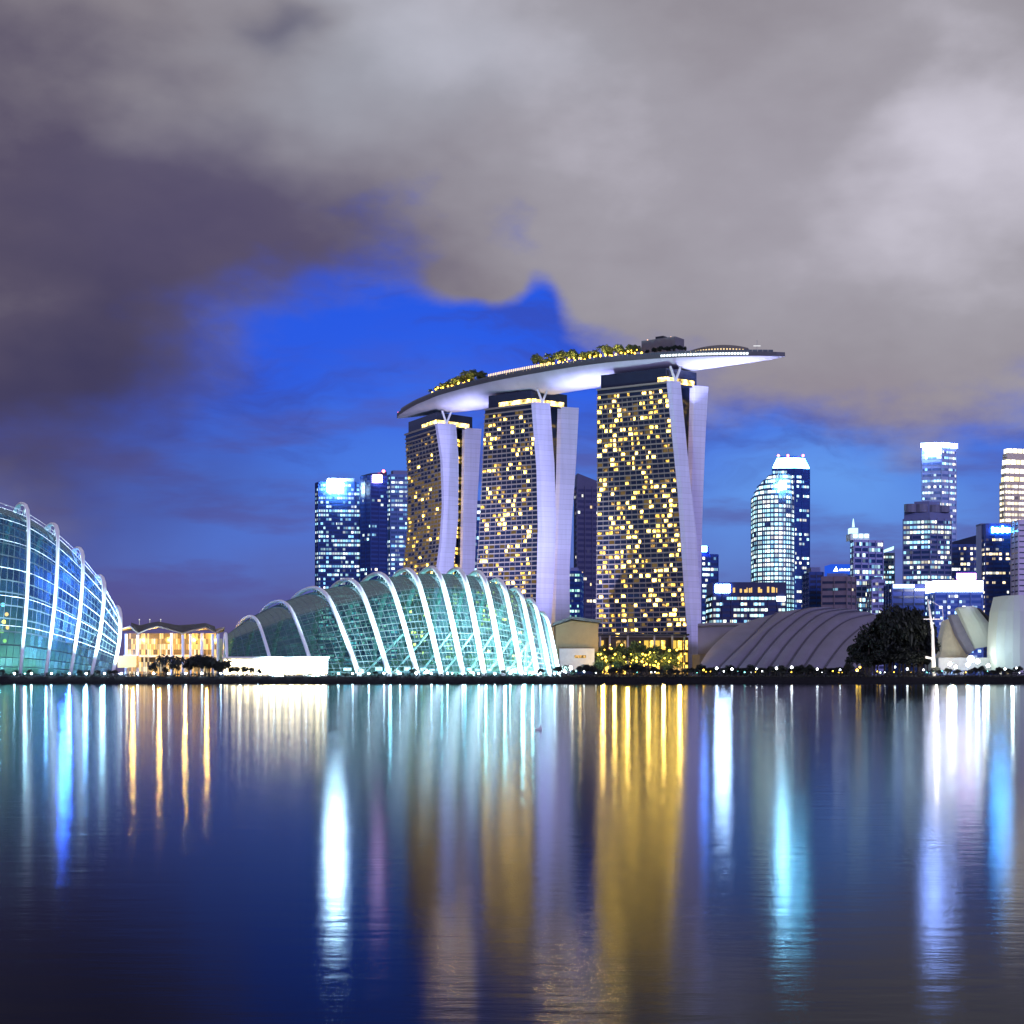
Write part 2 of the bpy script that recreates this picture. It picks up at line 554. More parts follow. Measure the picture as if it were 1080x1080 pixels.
def resort_tower(label, A, B, C, D, E, ys, ztop, lit, dim, seed, bays, crown_gold):
    rng = random.Random(seed)
    fa, fb, fc, fd, fe = [tower_lines(t, y) for t, y in zip((A, B, C, D, E), ys)]
    base = (fa(GZ) + fe(GZ)) / 2
    root = thing('hotel_tower', label, 'tower', (base.x, base.y, GZ), 'hotel towers joined by the sky deck')
    d = (fa(100) - fb(100)); d.z = 0; L = d.length; d.normalize()
    nrm = Vector((d.y, -d.x, 0))
    if nrm.y > 0: nrm = -nrm
    levels = [GZ + (ztop - GZ) * i / 26 for i in range(27)]
    # bodies
    m = MB(); m.loft([[fa(z), fb(z) + d * .3, fc(z) + d * .3, fa(z) + (fc(z) - fb(z))] for z in levels])
    east = m.build('slab_block', DARKGLASS, root)
    m = MB(); m.loft([[fd(z) + d * L, fd(z) + d * .3, fe(z) + d * .3, fe(z) + d * L] for z in levels])
    m.build('slab_block', DARKGLASS, root)
    # glazed recess between both slabs
    def gap_ok(z): return (fd(z).x / fd(z).y) - (fc(z).x / fc(z).y) > .0004
    m = MB(); m.loft([[fc(z) + d * 7, fd(z) + d * 7, fd(z) + d * (L - 2), fc(z) + d * (L - 2)] for z in levels[:-1]] )
    gp = m.build('glazed_recess', DARKGLASS, root)
    # end fins
    for f0, f1 in ((fb, fc), (fd, fe)):
        m = MB()
        m.loft([[f0(z) - d * 1.4, f1(z) - d * 1.4, f1(z) + d * 1.6 + nrm * -.2, f0(z) + d * 1.6 + nrm * .5] for z in [GZ + (ztop + 1.5 - GZ) * i / 40 for i in range(41)]])
        m.build('end_fin', FIN, root, smooth=False)
    # floors and bays of the east face
    nf = 56
    fh = (ztop - 3.5 - 9) / nf
    m = MB()
    for j in range(nf + 1):
        z = 9 + j * fh
        n = 6
        a, c = fa(z) + nrm * .0, fb(z) - d * .0
        m.hexa(a - d * -.2, c + d * 1.7, nrm * 1.0, (0, 0, .85))
    for i in range(bays + 1):
        t = i / bays
        pts = []
        for z in levels:
            if z < 8: z = 8
            if z > ztop - 3: z = ztop - 3
            pts.append(fa(z).lerp(fb(z) + d * 1.7, t) + nrm * .35)
        m2 = [[p - d * .11 + nrm * .05, p + d * .11 + nrm * .05, p + d * .11 - nrm * .5, p - d * .11 - nrm * .5] for p in pts[1:-1]]
        m.loft(m2)
    m.build('balcony_grid', LEDGE, root)
    cells = []
    for j in range(nf):
        for i in range(bays):
            z = 9 + j * fh
            p = mnoise.noise(Vector((i * .33 + seed * 7, j * .16, seed))) * .75 + mnoise.noise(Vector((i * 1.3, j * .5 + 40, seed))) * .35
            q = rng.random()
            if q < lit + p * .62:
                cells.append((j, i, q))
    if j: pass
    rng.shuffle(cells)
    rest = {k: MB() for k in (0, 1, 2)}
    count = 0
    for (j, i, q) in cells:
        z = 9 + j * fh
        wdt = rng.choice((.60, .56, .40, .66, .28))
        t0 = (i + .07 + (.0 if wdt > .6 else rng.choice((0, .4)))) / bays; t1 = t0 + wdt / bays
        lo = z + 1.0; hi = z + fh - rng.uniform(.25, .7)
        a, c = fa(lo).lerp(fb(lo) + d * 1.7, t0), fa(lo).lerp(fb(lo) + d * 1.7, t1)
        k = rng.choices((0, 1, 2), (.5 * (1 - dim), .40, .1 + dim))[0]
        mb = rest[k]
        single = count < 100
        if single: mb = MB()
        mb.hexa(a + nrm * .02, c + nrm * .02, nrm * .22, (0, 0, hi - lo))
        if single:
            mb.build('window', (WIN_A, WIN_B, WIN_C)[k], root)
            count += 1
    # rest of the lit windows; below, unlit ones given a faint warm glow
    for k in (0, 1, 2):
        if rest[k].v:
            o = rest[k].build('windows', (WIN_A, WIN_B, WIN_C)[k], root); o['kind'] = 'stuff'
    m = MB()
    for j in range(nf):
        for i in range(bays):
            if rng.random() < dim * 1.3:
                z = 9 + j * fh; t0 = (i + .1) / bays; t1 = t0 + .8 / bays
                a, c = fa(z).lerp(fb(z) + d * 1.7, t0), fa(z).lerp(fb(z) + d * 1.7, t1)
                m.hexa(a + nrm * .01 + Vector((0, 0, .95)), c + nrm * .01 + Vector((0, 0, .95)), nrm * .1, (0, 0, fh - 1))
    if m.v:
        m.build('windows', glow('window_unlit_glow', (1, .66, .26), .16), root)['kind'] = 'stuff'
    # windows of the recess
    m = MB(); k = 0
    for j in range(nf - 1):
        z = 10 + j * fh
        if not gap_ok(z): continue
        a, c = fc(z) + d * 7, fd(z) + d * 7
        for t0, t1 in ((.02, .32), (.36, .64), (.68, .98)):
            if rng.random() < .50:
                out = -d * .25
                m.hexa(a.lerp(c, t0), a.lerp(c, t1), out, (0, 0, fh * .62))
    if m.v:
        m.build('stair_windows', WIN_B, root)['kind'] = 'stuff'
    # crown storey: set-back glass hall with a gold-lit head
    z0, z1 = ztop, ztop + 10.5
    a, c, e = fa(ztop), fb(ztop), fe(ztop)
    poly = [a + d * -2 + nrm * -1.5, c + d * 3 + nrm * -1.5, (c + d * 3).lerp(e + d * 3, .85), a + (e - c) * .85 - d * 2]
    m = MB(); m.loft([[Vector((p.x, p.y, z0)) for p in poly], [Vector((p.x, p.y, z1)) for p in poly]])
    cr = m.build('crown_hall', DARKGLASS, root)
    a2, b2, c2 = poly[0], poly[1], poly[2]
    m = MB()
    lo = 1.0 - crown_gold
    m.hexa(Vector((*a2.lerp(b2, lo).xy, z0 + 1.2)), Vector((*b2.xy, z0 + 1.2)), nrm * .4, (0, 0, 3.4))
    m.hexa(Vector((*b2.lerp(c2, .02).xy, z0 + 1.2)), Vector((*b2.lerp(c2, .9).xy, z0 + 1.2)), -d * .4, (0, 0, 3.4))
    m.build('crown_window', glow('crown_glow', (1.0, .66, .20), 3.2, .8, .22), cr)
    m = MB()
    m.hexa(fa(ztop) + nrm * .2, fb(ztop) + d * 1.8 + nrm * .2, nrm * 1.2, (0, 0, 1.1))
    m.build('parapet', LEDGE, root)
    # V strut between the first fin and the deck
    foot = (fb(ztop) + fc(ztop)) / 2 + Vector((0, 0, 1.5)) - d * 1.0
    for s_ in (-1, 1):
        m = MB(); m.tube([foot, foot + (fc(100) - fb(100)).normalized() * 4.0 * s_ + Vector((0, 0, 9.5))], .8)
        m.build('strut', WHITE, root)
    return root, d, nrm, fa, fb, fc, fd, fe


R = resort_tower('nearest hotel tower, most gold windows, gold-lit trees at its foot',
                 [(403, 630), (540, 630.3), (655, 629), (705, 629)],
                 [(403, 705.6), (460, 711.5), (520, 717.5), (540, 718.8), (630, 724.6), (660, 727), (705, 727.6)],
                 [(403, 715.6), (518, 727), (560, 732), (640, 737), (705, 738)],
                 [(403, 730.3), (506, 727.7), (600, 726.5), (705, 727)],
                 [(403, 745.3), (460, 742), (540, 738.8), (600, 737.6), (705, 737.2)],
                 (1079, 1050, 1054, 1068, 1072), 194, .46, .10, 1, 14, .12)
M = resort_tower('middle hotel tower under the deck, wide glowing gold crown line',
                 [(425, 512), (500, 509), (560, 506), (610, 503), (705, 499)],
                 [(425, 562.7), (495, 568.2), (555, 569.7), (618, 568.4), (705, 565)],
                 [(425, 578.3), (490, 583), (545, 584.6), (600, 583), (651, 580), (705, 577)],
                 [(425, 590.5), (495, 589), (573, 586.6), (618, 585), (705, 582)],
                 [(425, 609), (485, 606), (547, 601.6), (599, 599), (705, 599.5)],
                 (1160, 1133, 1138, 1153, 1158), 194, .36, .10, 2, 11, .75)
Lw = resort_tower('farthest hotel tower, dim brown face and strongly bowed fin above the glass dome',
                  [(445, 427), (506, 430.6), (560, 430), (597, 426), (705, 418)],
                  [(445, 460), (485, 466), (532, 467.6), (573, 464.8), (598, 461.7), (705, 452)],
                  [(445, 479.8), (485, 483), (547, 482.4), (598, 477.7), (705, 468)],
                  [(445, 489.4), (521, 488), (595, 486.8), (705, 484)],
                  [(445, 507.5), (485, 505), (547, 501.6), (602, 499.8), (705, 498)],
                  (1282, 1228, 1235, 1252, 1258), 194, .20, .40, 3, 10, .5)

# ground floodlights that wash the pale end fins
for px, py, Y, tgt, e in ((612, 704, 975, (29, 1152, 124), 1700000), (438, 704, 1000, (-36, 1243, 125), 2600000), (775, 704, 930, (112, 1062, 120), 620000)):
    p = P(px, py, Y); p.z = GZ + 1.0
    fx = thing('floodlight', 'ground floodlight ' + ('beside the theatre roofs' if px > 700 else 'behind the brown hall' if px > 600 else 'behind the long glass dome') + ' aimed at the pale fins of the ' + ('nearest' if px > 700 else 'middle' if px > 600 else 'farthest') + ' tower', 'floodlight', p)
    m = MB(); m.box(p + Vector((0, 0, -1.2)), .8, .8, 1.0); m.build('stand', DARK, fx)
    m = MB(); m.box(p + Vector((0, 0, -.1)), 1.4, .6, .9); m.build('housing', DARK, fx)
    lamp_light('fin_beam', 'SPOT', p + Vector((0, 1, 1.6)), e, (.60, .58, 1.0), fx, target=tgt, size=.6, spot=50, blend=1)

# sky deck
cl = catmull([(-93, 1312, 0), (-58, 1256, 0), (4, 1166, 0), (98, 1082, 0), (176, 1040, 0)], 24)
ZD = 217.0
slen = [0]
for p, q in zip(cl, cl[1:]):
    slen.append(slen[-1] + (q - p).length)
T = slen[-1]


def deck(s):
    """centre, tangent, side (towards viewer), half width, depth, top level at fraction s"""
    x = s * T
    for i in range(len(cl) - 1):
        if x <= slen[i + 1] or i == len(cl) - 2:
            t = (x - slen[i]) / (slen[i + 1] - slen[i])
            c = cl[i].lerp(cl[i + 1], t); tg = (cl[i + 1] - cl[i]).normalized(); break
    side = Vector((-tg.y, tg.x, 0))
    if side.y > 0: side = -side
    wd = 20 * min(1, (max(0.0, s) / .26)) ** .62 * min(1, (max(0.0, 1 - s) / .30)) ** .62
    dp = 11.5 * min(1, (max(0.0, s) / .30) ** .85) * min(1, (max(0.0, 1 - s) / .34) ** .75)
    return c, tg, side, max(wd, .25), max(dp, .4), ZD - 5.0 * max(0, (s - .62) / .38) ** 1.5 - 2 * max(0, (.15 - s) / .15)


c0 = cl[len(cl) // 2]
DECK = thing('sky_deck', 'long boat-shaped sky deck with floodlit underside spanning the three hotel towers', 'rooftop deck', (c0.x, c0.y, ZD))
S = [i / 80 for i in range(81)]
rows, rim, top = [], [], []
for s_ in S:
    c, tg, sd, wd, dp, zt = deck(s_)
    r = []
    for k in range(17):
        th = math.pi * k / 16
        r.append(Vector((0, 0, zt - 2.4 - dp * math.sin(th) ** .8)) + Vector((c.x, c.y, 0)) + sd * wd * math.cos(th))
    rows.append(r)
    cc = Vector((c.x, c.y, zt))
    rim.append([cc + sd * (wd + .3) - Vector((0, 0, 2.7)), cc + sd * (wd + .3), cc - sd * (wd + .3), cc - sd * (wd + .3) - Vector((0, 0, 2.7))])
m = MB(); m.grid(rows); m.build('hull', HULL, DECK, smooth=True)
m = MB(); m.loft(rim); m.build('deck_rim', plain('deck_rim', (.10, .10, .115), .5), DECK)
m = MB()
for s0 in [i / 120 for i in range(6, 118)]:
    c, tg, sd, wd, dp, zt = deck(s0); c1 = deck(s0 + 1 / 130)
    a = Vector((c.x, c.y, zt)) + sd * (wd + .3); bq = Vector((c1[0].x, c1[0].y, c1[5])) + c1[2] * (c1[3] + .3)
    m.hexa(a, bq, -sd * .15, (0, 0, 1.3))
m.build('parapet', plain('parapet_glass', (.10, .12, .15), .2), DECK)['kind'] = 'stuff'


def on_deck(s, lat, h=0):
    c, tg, sd, wd, dp, zt = deck(s)
    return Vector((c.x, c.y, zt + h)) + sd * lat


def s_of_px(px, lat=12):
    lo, hi = 0., 1.
    for _ in range(40):
        mid = (lo + hi) / 2; q = on_deck(mid, lat)
        if q.x / q.y * F + CX < px: lo = mid
        else: hi = mid
    return lo


# lit promenade band along the deck edge
m = MB()
sa, sb = s_of_px(515, 17), s_of_px(582, 17)
for i in range(34):
    s0 = sa + (sb - sa) * i / 34
    m.hexa(on_deck(s0, deck(s0)[3] * .86, .2), on_deck(s0 + (sb - sa) / 42, deck(s0)[3] * .9, .2), -deck(s0)[2] * .4, (0, 0, 3.6))
m.build('promenade_lights', glow('promenade_glow', (1, .72, .36), 1.7), DECK)['kind'] = 'stuff'
m = MB()
sa, sb = s_of_px(697, 17), s_of_px(790, 10)
for i in range(30):
    s0 = sa + (sb - sa) * i / 30
    c, tg, sd, wd, dp, zt = deck(s0)
    m.box(on_deck(s0, wd + .45, -1.9), 1.4, .3, 1.4, math.atan2(tg.y, tg.x))
m.build('edge_lamps', glow('edge_lamp', (.85, .95, 1), 2.2), DECK)['kind'] = 'stuff'
m = MB()
for s0 in (s_of_px(433, 12), s_of_px(440, 12), s_of_px(447, 12)):
    m.hexa(on_deck(s0, 6, .2), on_deck(s0 + .012, 6, .2), (0, 1, 0), (0, 0, 2.5))
m.build('terrace_lights', glow('terrace_glow', (1, .72, .36), 1.4), DECK)['kind'] = 'stuff'
m = MB(); m.sphere(on_deck(.004, 0, 1.5), .8); m.build('warning_lamp', LAMPRED, DECK)
# structures standing on the deck
q = on_deck(s_of_px(699, 0), 0)
PLANT = thing('plant_house', 'grey box-shaped plant house on top of the sky deck above the nearest tower', 'rooftop building', q)
tg = deck(s_of_px(699, 0))[1]; rz = math.atan2(tg.y, tg.x)
m = MB(); m.box(q, 26, 12, 12.5, rz); m.build('wall', plain('plant_house_wall', (.16, .16, .18), .6), PLANT)
m = MB(); m.box(q + Vector((-1, 0, 12.5)), 6, 5, 2.2, rz); m.build('lift_housing', DARK, PLANT)
m = MB(); m.sphere(q + tg * -12 + Vector((0, -3, 13)), .6); m.build('warning_lamp', glow('lamp_amber', (1, .55, .3), 6), PLANT)
m = MB(); m.sphere(q + tg * 6 + Vector((0, -3, 13)), .5); m.build('warning_lamp', MATS['lamp_amber'], PLANT)
q = on_deck(s_of_px(752, 0), 0)
LOUNGE = thing('roof_restaurant', 'low curved-roof restaurant with a row of lights on the cantilevered end of the deck', 'rooftop building', q)
rows = []
for px in range(725, 792, 4):
    s0 = s_of_px(px, 0); k = math.sin(math.pi * (px - 721) / 74) ** .6
    rows.append([on_deck(s0, 9 * k, .3), on_deck(s0, 9 * k, 1 + 2.8 * k), on_deck(s0, 0, 1.6 + 5.0 * k), on_deck(s0, -9 * k, 1 + 2.8 * k), on_deck(s0, -9 * k, .3)])
m = MB(); m.loft(rows); m.build('roof', plain('restaurant_roof', (.14, .13, .13), .6), LOUNGE)
m = MB()
for px in range(729, 788, 3):
    s0 = s_of_px(px, 0); k = math.sin(math.pi * (px - 721) / 74) ** .6
    m.box(on_deck(s0, 9.2 * k, .8 + .9 * k), .9, .3, .9)
m.build('window', glow('restaurant_glow', (1, .72, .36), 1.5), LOUNGE)['kind'] = 'stuff'
q = on_deck(s_of_px(797, 3), 0)
MAST = thing('roof_mast', 'thin mast with a small lit cross arm near the prow of the deck', 'mast', q)
m = MB(); m.tube([q, q + Vector((0, 0, 8.5))], .14, 6); m.build('pole', plain('mast_grey', (.4, .4, .42), .5), MAST)
m = MB(); m.box(q + Vector((0, 0, 4.6)), 4.6, .5, .6); m.build('cross_arm', glow('mast_lamp', (.95, .95, 1), .9), MAST)
# flood lamps added in mid-air below the deck to wash the hull (the place is floodlit)
for px, e0, lat in ((484, 1.0, 8), (502, 1.7, 10), (606, 1.6, 9), (632, 2.2, 10), (735, 1.6, 5), (758, 2.2, 4), (782, 2.0, 3), (802, 1.0, 2)):
    s0 = s_of_px(px, lat)
    pos = on_deck(s0, lat + 5, -38)
    lamp_light('hull_flood', 'SPOT', pos, e0 * 40000, (.47, .49, 1.0), target=on_deck(s0, lat, -8), size=1.2, spot=100, blend=1)


# ------------------------------------------------------------------ trees
def leaf_blob(m, c, r, n, ls, rng, squash=.8):
    for _ in range(n):
        while True:
            p = Vector((rng.uniform(-1, 1), rng.uniform(-1, 1), rng.uniform(-1, 1)))
            if .25 < p.length < 1: break
        p = Vector((p.x * r, p.y * r, p.z * r * squash)) + Vector(c)
        a = Vector((rng.gauss(0, 1), rng.gauss(0, 1), rng.gauss(0, 1))).normalized()
        u = a.orthogonal().normalized(); v = a.cross(u)
        s = ls * rng.uniform(.6, 1.3)
        m.face([p - u * s, p + v * s * .55, p + u * s, p - v * s * .55])


def tree_proto(seed, h, spread, kind, mat):
    rng = random.Random(seed)
    root = thing('tree', 'tree', 'tree', (0, -500, 0))
    m = MB()
    th = h * (.62 if kind == 'palm' else .45)
    if kind == 'palm': th = h * .8
    m.tube([(0, 0, -.3), (.15, 0, th * .5), (0, .1, th)], [h * .022 + .06, h * .016 + .05, h * .012 + .04], 6)
    if kind == 'broad':
        for k in range(5):
            a = k * 1.26 + rng.random()
            m.tube([(0, 0, th * .8), (math.cos(a) * spread * .3, math.sin(a) * spread * .3, h * .58), (math.cos(a) * spread * .55, math.sin(a) * spread * .55, h * .72)], [h * .012, h * .008, h * .004], 5)
    t = m.build('trunk', BARK, root, off=(0, 0, 0))
    m = MB()
    if kind == 'palm':
        for k in range(17):
            a = k * 2.4; el = rng.uniform(-.5, 1.0); ln = spread * rng.uniform(.8, 1.1)
            pts = [Vector((math.cos(a) * math.cos(el) * ln * u, math.sin(a) * math.cos(el) * ln * u, th + math.sin(el) * ln * u - ln * .55 * u * u)) for u in (0, .35, .7, 1)]
            sd = Vector((-math.sin(a), math.cos(a), 0))
            for i in range(3):
                w0, w1 = ln * (.10, .17, .12, .01)[i], ln * (.10, .17, .12, .01)[i + 1]
                dz = Vector((0, 0, -w0 * .7))
                m.face([pts[i], pts[i] + sd * w0 + dz, pts[i + 1] + sd * w1 + dz, pts[i + 1]])
                m.face([pts[i], pts[i + 1], pts[i + 1] - sd * w1 + dz, pts[i] - sd * w0 + dz])
    else:
        nb = 17
        for k in range(nb):
            a = k * 2.4 + rng.random() * .6; rr = spread * (.15 + .5 * rng.random())
            zz = h * (.52 + .36 * rng.random()) - rr * .12
            br = spread * rng.uniform(.16, .44)
            leaf_blob(m, (math.cos(a) * rr * 1.15, math.sin(a) * rr * 1.15, zz), br, int(60 + 260 * br / spread), .30 + spread * .012, rng, rng.uniform(.55, .95))
        leaf_blob(m, (0, 0, h * .78), spread * .38, 190, .30 + spread * .012, rng)
    m.build('crown', mat, root, off=(0, 0, 0))
    return root


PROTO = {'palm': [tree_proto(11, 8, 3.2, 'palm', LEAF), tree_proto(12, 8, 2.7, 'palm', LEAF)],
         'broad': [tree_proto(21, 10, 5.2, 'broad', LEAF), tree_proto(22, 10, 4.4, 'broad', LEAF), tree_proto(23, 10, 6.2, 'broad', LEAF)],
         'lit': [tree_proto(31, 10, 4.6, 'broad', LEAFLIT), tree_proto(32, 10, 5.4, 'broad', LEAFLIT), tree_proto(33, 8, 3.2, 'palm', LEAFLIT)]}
RT = random.Random(77)


def plant_tree(kind, loc, h, label, group, wide=1.0, name=None):
    ps = PROTO[kind]; p = RT.choice(ps)
    base = 8 if p in PROTO['palm'] or p is PROTO['lit'][2] else 10
    s = h / base
    o = dup(p, loc, label, group, (s * wide, s * wide, s), RT.uniform(0, 6.28))
    if name: o.name = name
    return o


def lamp_globe(loc, r, mat, name, label, group, h=0.0, cat='lamp'):
    key = (name, r, mat.name, h)
    if key not in LG:
        root = thing(name, label, cat, loc, group)
        m = MB(); m.sphere((0, 0, h + r), r, 8, 5); m.build('globe', mat, root, off=(0, 0, 0))
        if h > 0:
            m = MB(); m.tube([(0, 0, -.3), (0, 0, h + r * .2)], .09, 5); m.build('post', DARK, root, off=(0, 0, 0))
        LG[key] = root
        return root
    return dup(LG[key], loc, label, group)


LG = {}
# deck garden: trees and warm garden lamps
for k, px in enumerate([512 + 4.6 * i for i in range(12)]):
    plant_tree('lit', on_deck(s_of_px(px, 8), 7), RT.uniform(3.6, 5.4), 'low tree behind the lit promenade of the deck, between its two tree clusters', 'low deck trees behind the promenade', 1.1)
for k, px in enumerate((455, 459, 463, 467, 471, 476, 480, 484, 488, 492, 497, 502, 507)):
    h = (5, 6, 7, 6.5, 6.5, 7.5, 7, 8, 8.5, 9.5, 9, 7.5, 5)[k]
    plant_tree('lit', on_deck(s_of_px(px, 12), 13 - (k % 3) * 3), h * 1.45, 'dark tree in the first cluster on the deck above the farthest tower', 'deck garden trees beyond the middle tower', .9)
for k, px in enumerate([567 + 4.1 * i for i in range(26)]):
    h = RT.uniform(6.8, 10.5) * (.8 if k > 21 else 1)
    plant_tree('lit', on_deck(s_of_px(px, 12), 13 - (k % 3) * 3), h * 1.25, 'dark tree with gold-lit underside on the deck between the middle and nearest towers', 'deck garden trees between the nearer towers', .85)
for k, px in enumerate((683, 690, 697, 704, 711, 717, 722)):
    plant_tree('broad', on_deck(s_of_px(px, 14), 14), 1.05 * (4, 5, 5.5, 5, 5.5, 5, 4)[k], 'black tree in front of the plant house on the deck', 'deck garden trees before the plant house', 1.0)
for k, px in enumerate([455 + 2.9 * i + RT.uniform(-1, 1) for i in range(14)] + [568 + 2.75 * i + RT.uniform(-1, 1) for i in range(40)]):
    lamp_globe(on_deck(s_of_px(px, 16), 16 - (k % 2), RT.uniform(-1, 1.6)), RT.choice((.35, .45, .6)), LAMPWARM, 'garden_lamp', 'warm garden lamp glowing among the trees on the sky deck', 'warm lamps of the deck garden', 2.6)
for px in (461, 478, 492, 575, 590, 605, 621, 636, 652):
    lamp_light('garden_glow', 'POINT', on_deck(s_of_px(px, 18), 18.2, 4), 9000, (1, .66, .22), size=.5)


# ------------------------------------------------------------------ ribbed glass houses
def rib_pts(Fp, Ap, YF, YA, n=22, p=2.3, lean=0.0, k=2.0):
    A = P(Ap[0], Ap[1], YA); B = P(Fp[0], Fp[1], YF); B.z = GZ
    dx = (A - B); dx.z = 0
    H = A.z - GZ
    prof = catmull([Vector(q) for q in ((0, 0, 0), (.17, .25, 0), (.36, .52, 0), (.60, .82, 0), (.78, .95, 0), (1, 1, 0), (1.32, .95, 0), (1.65, .76, 0), (1.88, .42, 0), (2.0, 0, 0))], 3)
    out = [B + dx * q.x + Vector((0, 0, H * max(0, q.y))) for q in prof]
    return out


def glass_house(name, label, loc, ribs, rib_r, shell_scale, glass, seg, extra_end=None, brackets=True):
    root = thing(name, label, 'greenhouse', loc)
    secs = []
    for r in ribs:
        mid = (r[0] + r[-1]) / 2
        cxy = Vector((mid.x, mid.y, GZ))
        secs.append([cxy + Vector(((q - cxy).x * shell_scale, (q - cxy).y * shell_scale, (q - cxy).z * (shell_scale + .005))) for q in r])
    n = len(secs[0])
    lines = [catmull([s[i] for s in secs], seg) for i in range(n)]
    rows = [[lines[i][j] for i in range(n)] for j in range(len(lines[0]))]
    m = MB(); m.grid(rows, uvs=True)
    sh = m.build('glass_shell', glass, root, smooth=True)
    for r, rr, sec in zip(ribs, rib_r, secs):
        m = MB(); m.tube(r, rr, 8, .8)
        rb = m.build('rib', WHITE, root, smooth=True)
        if brackets:
            m = MB()
            for i in range(6, n // 2 + 1, 2):
                m.tube([r[i], sec[i]], .22, 5); m.tube([r[i], sec[i + 1]], .22, 5)
            m.build('bracket', WHITE, rb)['kind'] = 'stuff'
    return root, rows, secs


# --- the long dome in the middle
spec = [((240, 690), (238, 668), 812, 826, .9), ((290, 706), (264, 650), 806, 832, 1.1), ((333, 706), (294, 634), 802, 836, 1.2), ((379, 706), (330, 620), 800, 840, 1.5),
        ((411, 706), (366, 611.5), 800, 842, 1.6), ((441, 706), (398, 605), 800, 842, 1.6), ((466, 707), (428, 600.5), 800, 842, 1.65),
        ((489, 707), (454, 599), 800, 842, 1.65), ((511, 706), (481, 600), 800, 842, 1.65), ((531, 706), (503, 603), 800, 842, 1.6),
        ((550, 706), (524, 611), 802, 842, 1.5), ((567, 705), (543, 621), 806, 842, 1.35), ((580, 705), (558, 632), 811, 842, 1.2), ((590, 704), (571, 646), 818, 842, 1.1)]
ribs = [rib_pts(f, a, yf, ya) for f, a, yf, ya, r in spec]
DOME, drows, dsecs = glass_house('ribbed_glass_dome', 'long low glass dome with white arched ribs in front of the middle hotel tower', (P(430, 706, 842).x, 842, GZ),
                                 ribs, [s[4] * .86 for s in spec], .945, greenhouse_glass('dome_glass', (.42, .66, .62), 40, 78), 4)
# garden inside
rng = random.Random(5)
m = MB()
gr = []
for j in range(15):
    s_ = dsecs[min(j, 13)]
    a, z = s_[1], s_[-2]
    row = []
    for i in range(9):
        q = a.lerp(z, .12 + .76 * i / 8); q.z = GZ + .2 + max(0, (i - 1)) * .9 * (0.3 if j < 4 else 1) + mnoise.noise(q * .08) * 1.0
        row.append(q)
    gr.append(row)
m.grid(gr[:14]); m.build('garden_terrace', plain('terrace_soil', (.10, .12, .08), .9), DOME, smooth=True)
m = MB()
for j in range(2, 12):
    a = dsecs[j][1].lerp(dsecs[j][-2], .16); z = dsecs[j + 1][1].lerp(dsecs[j + 1][-2], .16)
    a.z = z.z = GZ
    if j % 4 != 3: m.hexa(a, z, (0, .6, 0), (0, 0, 2.6))
m.build('diffuser_wall', plain('diffuser_white', (.7, .72, .75), .5), DOME)  # low white wall added to spread the interior light
m = MB()
for j in range(3, 12):
    a = dsecs[j][1].lerp(dsecs[j][-2], .15); z = dsecs[j + 1][1].lerp(dsecs[j + 1][-2], .15)
    a.z = z.z = GZ + 2.9
    for u0, u1 in ((.06, .3), (.38, .62), (.7, .92)):
        if rng.random() < .75: m.hexa(a.lerp(z, u0), a.lerp(z, u1), (0, .4, 0), (0, 0, rng.uniform(.8, 1.8)))
m.build('led_strip', glow('led_strip_glow', (.42, .70, 1.0), 7), DOME)['kind'] = 'stuff'  # added LED strips of light above the low inner wall
for j in (3, 4, 5, 6, 7, 8, 9, 10, 11):
    for tt in (.3, .62):
        a = dsecs[j][1].lerp(dsecs[j][-2], tt + rng.uniform(-.06, .06))
        a.z = GZ + 1.2 + (2.5 if tt > .5 else 0)
        a.x += rng.uniform(-4, 4)
        plant_tree('lit', a, rng.uniform(5, 10) * (0.6 if j < 5 else 1), 'garden tree inside the long low glass dome', 'trees inside the glass dome')
# slanting inner props
for j in range(4, 12):
    a = dsecs[j][1].lerp(dsecs[j][-2], .30); a.z = GZ
    t0 = dsecs[min(j + 1, 13)][5]
    m = MB(); m.tube([a, t0 * .97 + a * .03], .5, 6); m.build('inner_prop', WHITE, DOME)
for j, e, c in ((3, 1500, (.6, .9, 1)), (5, 3200, (.45, .75, 1)), (7, 4200, (.5, .88, 1)), (8, 4000, (.42, .7, 1)), (9, 4600, (.5, .88, 1)), (10, 6000, (.5, .9, 1)), (11, 13000, (.55, .92, 1)), (12, 12000, (.6, .92, 1))):
    a = dsecs[j][1].lerp(dsecs[j][-2], .34); a.z = GZ + 6
    lamp_light('dome_light', 'POINT', a, e * 7.5, c, DOME, size=1.5)
# flood lamps at the rib feet
for (f, a_, yf, ya, rr), r in zip(spec, ribs):
    pos = r[0] + Vector((6, -19, .6))
    e = 2600 if f[0] > 350 else 1500
    lamp_light('rib_flood', 'SPOT', pos, e * 230, (.62, .90, 1), DOME, target=r[8], size=.4, spot=90, blend=1)

